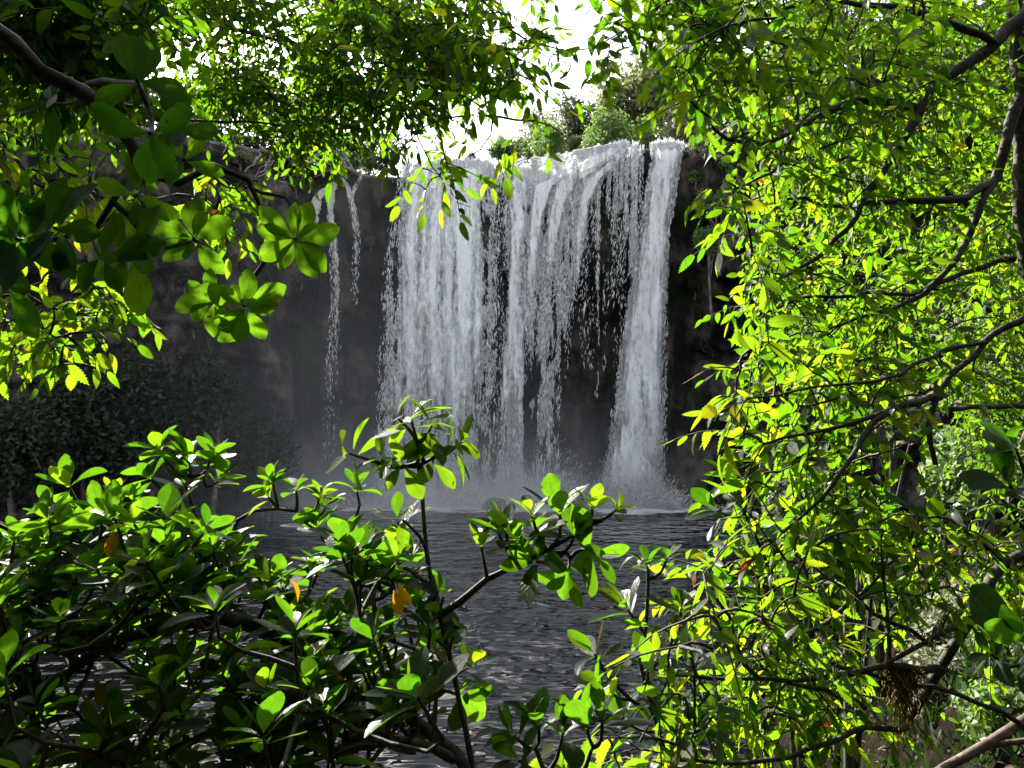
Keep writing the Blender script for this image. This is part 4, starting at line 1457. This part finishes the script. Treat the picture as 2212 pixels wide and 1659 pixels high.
for u, v, ax, L, n in ((1040, 1185, (0, -.2, 1), .065, 7), (1075, 1150, (-.2, -.2, 1), .05, 5), (1095, 1165, (.1, -.3, .9), .08, 7), (1130, 1190, (-.1, -.5, .7), .085, 7), (1212, 1120, (0, -.3, 1), .095, 7), (1240, 1170, (.3, -.5, .5), .085, 7),
                       (1170, 1215, (-.2, -.6, -.1), .085, 7), (1230, 1225, (.1, -.7, -.4), .08, 6), (1275, 1190, (.4, -.6, -.3), .08, 6), (1280, 1105, (.2, -.4, .7), .06, 6), (1325, 1108, (.8, -.3, .3), .05, 5), (1150, 1120, (.1, -.3, .9), .06, 6)):
    sp.rosette(P(u, v, 1.6), ax, L * 1.1, n, tint=(.85 if L <= .065 else .5))
for u, v, dx in ((955, 1300, .4), (955, 1340, 0), (975, 1385, .5), (950, 1390, -.5), (940, 1290, .6), (880, 1130, -.8)):
    sp.rosette(P(u, v, 1.66), (dx, -.6, .4), .075, 2)
sp.done()

# small bunch at the bottom edge, middle
bm = Plant("sapling", "low sapling with narrow upright leaves at the bottom edge over the rippled water", "sapling", (.2, 1.3, gz(.2, 1.3)))
bm.limb([np.array([.22, 1.35, gz(.22, 1.35) - .2])] + PP([(1190, 1720, 1.5), (1170, 1660, 1.5), (1155, 1610, 1.5)]), .009, .004, "stem")
bm.limb(PP([(1190, 1720, 1.5), (1260, 1660, 1.5), (1290, 1600, 1.5)]), .006, .003)
for u, v, ax, L, n in ((1120, 1600, (-.5, -.5, .5), .085, 6), (1165, 1580, (.1, -.3, .9), .085, 6), (1215, 1600, (.3, -.4, .8), .085, 6), (1270, 1590, (0, -.2, 1), .10, 6), (1300, 1570, (.3, -.2, 1), .095, 4), (1130, 1650, (-.3, -.7, .3), .08, 6)):
    bm.rosette(P(u, v, 1.45), ax, L, n, spread=(15, 70), tint=.4)
bm.done()

# ---- upper left: near branch of big broad leaves, dark against the glare
ul = Plant("tree", "tree with a diagonal dark limb and large broad leaves hanging near, dark against the glare", "tree", (-2.2, .9, gz(-2.2, .9)))
ul.limb([np.array([-2.2, .9, gz(-2.2, .9) - .3]), np.array([-1.9, .95, 8.6]), np.array([-1.1, 1.05, 9.45])] + PP([(0, 88, 1.1), (50, 127, 1.1), (100, 173, 1.1), (187, 233, 1.15), (233, 273, 1.2), (283, 333, 1.3), (322, 380, 1.5)]), .022, .009, "trunk")
ul.limb(PP([(320, 375, 1.5), (347, 410, 1.5), (417, 377, 1.52), (460, 363, 1.55), (520, 373, 1.55), (547, 407, 1.55), (573, 467, 1.55), (588, 515, 1.55), (580, 555, 1.55), (547, 605, 1.55), (500, 630, 1.55), (460, 647, 1.55)]), .007, .003, jitter=.004)
ul.limb(PP([(547, 407, 1.55), (580, 420, 1.52), (615, 425, 1.5), (632, 450, 1.5), (640, 500, 1.5)]), .004, .002, jitter=.003)
ul.limb(PP([(293, 357, 1.5), (260, 380, 1.45), (240, 433, 1.4), (187, 500, 1.4), (143, 523, 1.4), (83, 523, 1.4), (27, 500, 1.4)]), .007, .003)
ul.limb(PP([(240, 433, 1.4), (300, 500, 1.4), (330, 540, 1.42), (420, 520, 1.5)]), .005, .003)
ul.limb(PP([(150, 205, 1.5), (230, 190, 1.3), (300, 180, 1.2)]), .007, .004)
ul.limb(PP([(550, 600, 1.55), (545, 640, 1.52), (535, 660, 1.5)]), .004, .002, jitter=.003)
for u, v, d, ax, L, n, sp_ in ((640, 515, 1.5, (.1, -.95, -.25), .088, 10, (70, 92)), (425, 520, 1.5, (-.1, -.9, .1), .088, 9, (60, 95)), (465, 650, 1.52, (-.2, -.95, -.1), .08, 8, (70, 95)), (530, 660, 1.48, (.1, -.95, -.2), .085, 9, (70, 95)),
                               (285, 555, 1.35, (-.1, -.9, .1), .088, 7, (65, 95)), (230, 560, 1.3, (-.2, -.9, 0), .08, 6, (65, 95)), (300, 185, 1.15, (.2, -.9, .2), .085, 4, (65, 95)), 
                               (330, 290, 1.15, (.1, -.9, -.2), .085, 4, (65, 95)), (385, 280, 1.3, (.1, -.9, .1), .075, 6, (60, 95)), (400, 350, 1.4, (.2, -.8, 0), .075, 6, (60, 95)),
                               (120, 230, 1.3, (-.2, -.9, .2), .08, 5, (60, 95)), (130, 500, 1.3, (-.1, -.9, .2), .10, 7, (60, 95)), (50, 520, 1.3, (0, -.9, 0), .11, 7, (60, 95)), (20, 600, 1.3, (0, -.9, -.3), .10, 6, (60, 95)), (300, 420, 1.4, (.1, -.8, -.3), .09, 6, (60, 95))):
    ul.rosette(P(u, v, d), ax, L, n, spread=sp_, tint=(R.uniform(0, .08) if d < 1.34 else .6), lean=0)  # nearest leaves take the darkest tint, shade put into their colour
ul.done()

# small hanging sprig of serrated leaves at the left edge
hs = Plant("tree", "thin tree at the picture's left edge with a bright hanging sprig of serrated leaves", "tree", (-2.6, 2.0, gz(-2.6, 2.0)))
hs.limb([np.array([-2.6, 2.0, gz(-2.6, 2.0) - .3]), np.array([-2.3, 2.1, 9.0])] + PP([(-60, 250, 2.2), (-20, 60, 2.2)]), .03, .012, "trunk")
hs.limb(PP([(-60, 560, 2.2), (60, 640, 2.1), (150, 690, 2.1), (195, 780, 2.1), (200, 830, 2.1)]), .006, .002)
hs.limb(PP([(-60, 260, 2.2), (40, 380, 2.2), (150, 420, 2.2), (260, 430, 2.2), (380, 420, 2.2)]), .007, .002)
hs.limb(PP([(-55, 230, 2.2), (60, 400, 2.15), (80, 560, 2.1), (150, 600, 2.1), (230, 600, 2.1)]), .006, .002)
HS = [(-20, 640), (40, 590), (130, 620), (220, 590), (280, 610), (300, 690), (240, 680), (230, 760), (190, 850), (150, 810), (20, 770)]
tg = [P(u, v, 2.1 + R.normal(0, .12)) for u, v in sample(HS, 44, (), .3, 60, 8)]
HS2 = [(-20, 250), (200, 290), (420, 380), (560, 380), (540, 440), (380, 470), (220, 440), (140, 520), (60, 560), (-20, 500)]
tg += [P(u, v, 2.2 + R.normal(0, .15)) for u, v in sample(HS2, 46, (), .5, 60, 9)]
for p in order(hs, tg):
    hs.spray(p, "serr", R.uniform(.05, .075), R.uniform(.08, .16), R.uniform(.5, 1.1), tint=R.uniform(.45, .75))
hs.done()

# ---- canopy overhead, upper left to the middle
ca = Plant("tree", "tree whose dense small-leaved canopy closes the top beside the glare", "tree", (-3.9, 2.2, gz(-3.9, 2.2)))
ca.limb([np.array([-3.9, 2.2, gz(-3.9, 2.2) - .4]), np.array([-3.6, 2.6, 8.6]), np.array([-2.9, 2.9, 10.2]), np.array([-2.0, 3.0, 10.7])], .08, .02, "trunk")
ca.limb([np.array([-3.2, 2.8, 9.6])] + PP([(100, 60, 3.0), (350, 40, 2.95), (600, 90, 2.9), (800, 150, 2.9)]), .022, .004)
ca.limb([np.array([-2.6, 2.95, 10.4])] + PP([(300, -60, 3.0), (560, -20, 3.0), (800, 30, 2.95), (960, 110, 2.9)]), .022, .004)
ca.limb([np.array([-3.4, 2.7, 9.0])] + PP([(60, 200, 2.9), (260, 230, 2.85), (460, 260, 2.8), (640, 280, 2.8)]), .016, .003)
UA = [(-40, -60), (1000, -60), (1000, 170), (900, 260), (760, 290), (640, 310), (520, 300), (420, 270), (200, 230), (-40, 280)]
ha = [[(210, 60), (440, 60), (440, 310), (210, 310)], [(690, 100), (800, 110), (800, 170), (700, 150)], [(640, 110), (690, 110), (690, 150), (650, 150)], [(960, -10), (1010, -10), (1010, 60), (980, 60)], [(880, 200), (1000, 120), (1000, 260), (900, 280)]]
tg = [P(u, v, 2.95 + R.normal(0, .22)) for u, v in sample(UA, 980, ha, .55, 90, 10)]
for p_ in order(ca, tg):
    ca.spray(p_, "small", R.uniform(.03, .052), R.uniform(.10, .2), R.uniform(.3, .8), tint=R.uniform(.25, .65), r=.0025)
UC = [(-80, -160), (330, -160), (330, 60), (260, 160), (-80, 180)]  # dense leaf patch, partly above the frame, added to shade the near broad leaves
ca.limb([np.array([-3.3, 2.4, 9.2]), np.array([-2.2, 1.8, 10.0])] + PP([(0, -60, 1.75), (120, -80, 1.72), (280, -60, 1.7)]), .016, .004)
tg = [P(u, v, 1.72 + R.normal(0, .08)) for u, v in sample(UC, 340, (), .25, 90, 14)]
for q_ in order(ca, tg):
    ca.spray(q_, "small", R.uniform(.035, .055), R.uniform(.1, .18), R.uniform(.3, .8), tint=.35, r=.0025)
ca.done()

# the hanging branches in the top middle
tm = Plant("tree", "tree overhead whose thin dark branches hang serrated leaves across the white sky", "tree", (-3.9, 2.6, gz(-3.9, 2.6)))
tm.limb([np.array([-3.9, 2.6, gz(-3.9, 2.6) - .4]), np.array([-3.6, 2.8, 9.5]), np.array([-2.4, 3.2, 11.6]), np.array([-1.0, 3.3, 11.9]), np.array([.4, 3.2, 11.7])], .09, .025, "trunk")
tm.limb([np.array([-.4, 3.3, 11.8])] + PP([(967, 0, 3.1), (1014, 50, 3.05), (1024, 77, 3.05), (1027, 123, 3.0), (1040, 200, 3.0), (1047, 243, 3.0), (1067, 283, 3.0), (1047, 310, 3.0), (1004, 343, 3.0)]), .018, .002)
tm.limb([np.array([0.0, 3.25, 11.8])] + PP([(1037, 0, 3.0), (1057, 23, 3.0), (1127, 77, 3.0), (1170, 97, 3.0), (1210, 107, 3.0), (1290, 103, 3.0)]), .012, .002)
tm.limb(PP([(1022, 77, 3.05), (1070, 103, 3.0), (1140, 104, 3.0), (1180, 80, 3.0)]), .006, .002)
tm.limb([np.array([-.9, 3.3, 11.9])] + PP([(840, 0, 3.1), (847, 117, 3.05), (850, 187, 3.0), (893, 267, 3.0), (930, 340, 3.0), (950, 380, 2.95)]), .011, .002)
tm.limb([np.array([-1.6, 3.25, 11.8])] + PP([(640, 60, 3.1), (720, 180, 3.05), (760, 260, 3.0), (800, 330, 3.0)]), .011, .002)
tm.limb(PP([(1027, 123, 3.0), (1080, 150, 3.0), (1150, 170, 3.0), (1210, 230, 3.0)]), .005, .002)
tm.limb(PP([(1050, 250, 3.0), (1110, 260, 3.0), (1180, 265, 3.0), (1215, 290, 3.0)]), .005, .002)
TMP = [(700, -40), (1060, -40), (1180, 60), (1240, 150), (1240, 230), (1160, 280), (1110, 220), (1040, 180), (1000, 240), (960, 200), (900, 260), (960, 330), (1010, 370), (930, 400), (860, 340), (740, 350), (690, 250), (640, 160)]
ht = [[(1130, 190), (1250, 160), (1260, 330), (1120, 330)], [(960, 300), (1040, 220), (1030, 330), (980, 350)], [(1060, 30), (1110, 60), (1090, 90), (1050, 70)], [(820, 210), (880, 230), (870, 300), (820, 280)], [(960, 200), (1035, 190), (1045, 290), (960, 320), (930, 280)], [(1030, -20), (1090, -20), (1140, 50), (1060, 20)]]
tg = [P(u, v, 3.0 + R.normal(0, .28)) for u, v in sample(TMP, 320, ht, .5, 70, 11)]
for p in order(tm, tg):
    tm.spray(p, "serr", R.uniform(.05, .075), R.uniform(.08, .17), R.uniform(.4, .9), tint=R.uniform(.35, .7), r=.0025)
for u, v, dv in ((1090, 330, (.1, 0, -1)), (1105, 300, (0, 0, -1)), (1190, 290, (0, 0, -1)), (1030, 380, (.6, 0, .0)), (920, 410, (0, 0, -1)), (960, 400, (.2, 0, -1)), (880, 395, (-.3, 0, -.9)), (730, 345, (-.3, 0, -.9)), (1220, 230, (.6, 0, -.2)), (1020, 260, (-.4, 0, -.9))):
    tm.spray(P(u, v, 2.95), "serr", .085, .07, .8, dirv=dv, tint=.6, r=.002)
tm.done()

# the branch tip hanging in the right part of the sky gap
tr_ = Plant("tree", "tree beyond the frame whose dark leafy branch tips hang beside the sky gap", "tree", (3.2, 2.4, gz(3.2, 2.4)))
tr_.limb([np.array([3.2, 2.4, gz(3.2, 2.4) - .4]), np.array([3.0, 2.5, 9.6]), np.array([2.2, 2.6, 10.9]), np.array([1.4, 2.6, 11.0])], .07, .02, "trunk")
tr_.limb([np.array([1.9, 2.6, 10.95])] + PP([(1480, -40, 2.6), (1420, 30, 2.6), (1380, 60, 2.6), (1330, 75, 2.6), (1290, 100, 2.6)]), .010, .002)
tr_.limb([np.array([2.2, 2.6, 10.9])] + PP([(1600, 0, 2.5), (1540, 90, 2.5), (1480, 150, 2.5), (1420, 200, 2.5)]), .009, .002)
tr_.limb(PP([(1420, 30, 2.6), (1400, 80, 2.6), (1395, 130, 2.6)]), .004, .002)
TRP = [(1290, -30), (1560, -30), (1560, 150), (1480, 200), (1440, 150), (1390, 90), (1340, 110), (1290, 80)]
tg = [P(u, v, 2.55 + R.normal(0, .15)) for u, v in sample(TRP, 60, (), .4, 60, 12)]
for p in order(tr_, tg):
    tr_.spray(p, "serr", R.uniform(.06, .085), R.uniform(.10, .18), R.uniform(.5, 1.1), tint=R.uniform(.2, .5), r=.0025)
tr_.spray(P(1320, 130, 2.55), "serr", .09, .06, .9, dirv=(0, 0, -1), tint=.6)
UD = [(760, -300), (1330, -300), (1330, -40), (760, -30)]  # unseen leaf patch above the frame, added to shade the upper right foliage
tr_.limb([np.array([2.2, 2.6, 10.9])] + PP([(1500, -260, 4.6), (1250, -200, 5.3), (1000, -160, 5.5), (820, -150, 5.5)]), .03, .006)
tg = [P(u, v, 5.5 + R.normal(0, .3)) for u, v in sample(UD, 180, (), .9, 130, 15)]
for q_ in order(tr_, tg):
    tr_.spray(q_, "small", R.uniform(.08, .12), R.uniform(.2, .35), R.uniform(.3, .8), tint=.4, r=.004)
tr_.done()

# ---- the wood the photographer stands in, behind and over the camera
for i, (x, y, r, zc) in enumerate([(-9, -4, 5.5, 13), (-2, -6, 6, 14), (5, -5, 6, 13.5), (11, -1, 5.0, 12), (-14, 1, 5, 12), (0, -12, 7, 13), (-9, -14, 7, 12), (9, -13, 7, 12), (2.5, -3.2, 3.0, 14.5), (-3.5, -3.2, 3.0, 14.5)]):
    t = thing("tree", "leafy tree of the wood behind the camera, shading the near plants", "tree", (x, y, gz(x, y)), "trees of the wood behind the camera")
    crown_mesh("crown", r, r * .9, 5200, r * .11, M_FAR[3], t, 700 + i, np.array([x, y, zc], float), 16)
    tb = Tubes()
    tb.add(spline([(x, y, gz(x, y) - .4), (x + .2, y - .1, (zc + 7) / 2), (x, y, zc)], 8), np.linspace(.28, .08, 8), 8)
    tb.build("trunk", M_BARK, t)
# ---- low bushes on the bank; the tall-stemmed ones added to shade the ground
for i, (u, v, r, D, mi) in enumerate([(1660, 1165, 80, 4.3, 2), (1750, 1250, 90, 4.0, 2), (1830, 1120, 90, 4.7, 2), (1700, 1430, 70, 5.0, 2), (1860, 1420, 75, 5.6, 1), (1620, 1540, 70, 4.4, 3), (2010, 1370, 85, 6.2, 1), (2150, 1370, 80, 6.8, 2), (1780, 1580, 70, 4.0, 3),
                                   (2060, 1270, 90, 8.2, 1), (2210, 1240, 90, 8.6, 2), (1720, 1250, 75, 4.0, 2), (1860, 1220, 85, 4.2, 2), (2000, 1200, 95, 4.4, 2), (2160, 1190, 95, 4.6, 2), (1930, 1500, 55, 4.6, 3), (1560, 1400, 60, 6.0, 3), (1700, 1300, 70, 7.2, 3)]):
    x_ = (u * K - 512) / F * D
    g_ = gz(x_, D)
    v = v if i < 3 else (384 - (g_ + r * K / F * D * .62 - CZ) * F / D) / K
    c = P(u, v, D)
    far_tree("dim low bush in the shaded gaps of the bank under the serrated leaves" if i > 2 else "small-leaved bush on a tall stem added behind the serrated leaves to shade the bank", u, v, r, D, gz(c[0], c[1]), mi, 600 + i, ("low bushes on the shaded bank" if i > 2 else "tall-stemmed bushes added to shade the bank"), name="bush", cat="bush", leaf=.045, squash=.9)
for i in range(16):
    far_tree("dark shrub in the tangled growth along the cliff top above the bare roots", 400 + i * 29 + R.normal(0, 10), 300 + i * 2.6 + R.normal(0, 8), R.uniform(34, 52), R.uniform(63, 68), 24.5, int(R.choice([0, 3, 3, 2])), 560 + i,
             "tangled shrubs along the cliff top", name="shrub", cat="shrub")
# ---- things on the right bank
for i in range(16):
    far_tree("low shrub in the dense row along the cliff top behind the lip of the falls", 1070 + i * 34 + R.normal(0, 8), 322 - i * 1.6 + R.normal(0, 8), R.uniform(24, 36), R.uniform(75, 82), 25.5, int(R.choice([0, 1, 2, 3])), 500 + i,
             "low shrubs along the cliff top", name="shrub", cat="shrub")

G3 = "bushes on the near bank"
for i, (lb, u, v, r, D, mi) in enumerate([("grey-green bush showing in the gap under the dark forked limb", 1950, 900, 95, 13, 1),
                                          ("pale sunlit bush behind the leaves near the frame edge", 2150, 780, 150, 14, 1),
                                          ("dark green bush on the bank below the forked limb", 2080, 1010, 110, 11, 2),
                                          ("dim bush in the dark gap of the serrated bush", 1800, 1320, 80, 8.5, 1),
                                          ("grassy dim shrub beside the gap above the hanging moss", 1905, 1290, 70, 8.0, 2),
                                          ("shaded bush at the far end of the bank by the pool", 1720, 1100, 110, 17, 3)]):
    c = P(u, v, D)
    far_tree(lb, u, v, r, D, gz(c[0], c[1]), mi, 400 + i, G3, name="bush", cat="bush", leaf=.11, squash=.9)

tb = Tubes()
tb.add(spline(PP([(1985, 1690, 2.3), (2041, 1659, 2.35), (2128, 1609, 2.4), (2230, 1545, 2.5), (2330, 1480, 2.6)]), 20), np.linspace(.013, .018, 20), 10, .15)
o = tb.build("dead_branch", M_DEAD)
o["label"] = "bare pinkish dead branch sloping across the bottom corner over brown earth"
o["category"] = "branch"
tb = Tubes()
tb.add(spline(PP([(2120, 1613, 2.42), (2170, 1606, 2.4), (2260, 1596, 2.4)]), 12), np.linspace(.010, .009, 12), 8, .15)
tb.build("fork", M_DEAD, o)

# ferns on the shaded earth
G4 = "ferns on the shaded bank"
for i, (lb, u, v, D) in enumerate([("dim fern with arching fronds beside the hanging moss", 1850, 1545, 3.6), ("pale tipped fern on the dark earth below the moss", 1975, 1590, 3.4), ("fern at the foot of the dead branch", 2120, 1640, 3.0), ("fern low in the shade left of the dim gaps", 1760, 1600, 3.6)]):
    c = P(u, v, D)
    g = np.array([c[0], c[1], gz(c[0], c[1]) + .02])
    t = thing("fern", lb, "fern", tuple(g), G4)
    for k in range(9):
        az = k * .7 + R.normal(0, .15)
        ln = R.uniform(.28, .42)
        h = np.array([math.cos(az), math.sin(az), 0])
        q = spline([g, g + h * ln * .45 + UP * ln * .55, g + h * ln + UP * ln * .35], 12)
        tb = Tubes()
        tb.add(q, np.linspace(.004, .0015, 12), 4)
        st = tb.build("frond", M_TWIG, t)
        lv = Leaves("small")
        for j in range(2, 12):
            tg_ = un(q[min(j + 1, 11)] - q[j - 1])
            sd = un(np.cross(tg_, UP))
            for s_ in (-1, 1):
                for w_ in (0, .5):
                    pp = q[j - 1] + (q[j] - q[j - 1]) * w_
                    lv.add(pp, sd * s_ + tg_ * .35 - UP * .15, UP + rv(.1), .085 * math.sin(math.pi * (.15 + .8 * j / 12)) + .01, .7, .3)
        lv.build("foliage", st)

# leaf litter and small undergrowth over the near bank


def scatter(n, x0, x1, y0, y1):
    x, y = R.uniform(x0, x1, n), R.uniform(y0, y1, n)
    z = ground_h(x, y) + (fbm(np.stack([x * .6, y * .6, x * 0], -1), 5, 3) - .5) * .55 * smooth(-.5, 2, np.hypot(x, y))
    return np.stack([x, y, z], -1)


M_LITTER = leaf_material("dry_leaf", [(0, (0.03, 0.016, 0.008)), (.6, (0.07, 0.04, 0.02)), (1, (0.16, 0.10, 0.05))], [(0, (0.02, 0.012, 0.004)), (1, (0.08, 0.05, 0.02))], 6.0, .6, .3, mixf=.2, coat=0)
LM["litter"], TM["litter"] = M_LITTER, TM["small"]
lv = Leaves("litter")
for q_ in scatter(9000, .9, 5.5, 1.2, 8):
    lv.add(q_ + UP * .012, rv(1) * np.array([1, 1, .25]), UP + rv(.35), R.uniform(.03, .075), R.uniform(.7, 1.3), R.random())
o = lv.build("leaf_litter", None, kind="stuff")
o["label"] = "dry brown leaf litter strewn over the bank"
o["category"] = "leaf litter"
LM["shade"], TM["shade"] = far_leaf("undergrowth_leaf", (.008, .015, .004), (.03, .05, .015), (.03, .07, .01)), TM["small"]  # undergrowth colour darkened in place of real shade
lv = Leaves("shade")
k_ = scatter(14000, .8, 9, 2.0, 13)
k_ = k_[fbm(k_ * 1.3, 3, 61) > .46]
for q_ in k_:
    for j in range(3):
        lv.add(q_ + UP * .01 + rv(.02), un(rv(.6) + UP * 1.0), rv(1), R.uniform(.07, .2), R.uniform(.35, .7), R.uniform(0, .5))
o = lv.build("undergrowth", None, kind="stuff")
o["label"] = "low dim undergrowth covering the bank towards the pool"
o["category"] = "undergrowth"

# hanging brown moss on the thick limb
tb = Tubes()
for i in range(140):
    u = 1945 + R.normal(0, 18)
    p = P(u, 1440 + R.uniform(-3, 12), 2.1)
    ln = abs(R.normal(0, .10)) * math.exp(-((u - 1945) / 26) ** 2) + .03
    pts = [p]
    for k in range(6):
        p = p + np.array([R.normal(0, .006) + .002, R.normal(0, .006), -ln / 6])
        pts.append(p)
    tb.add(np.array(pts), np.linspace(.0022, .0012, 7), 3)
o = tb.build("hanging_moss", M_MOSS)
o["label"] = "brown beard of dry moss hanging under the thick dark limb"
o["category"] = "moss"
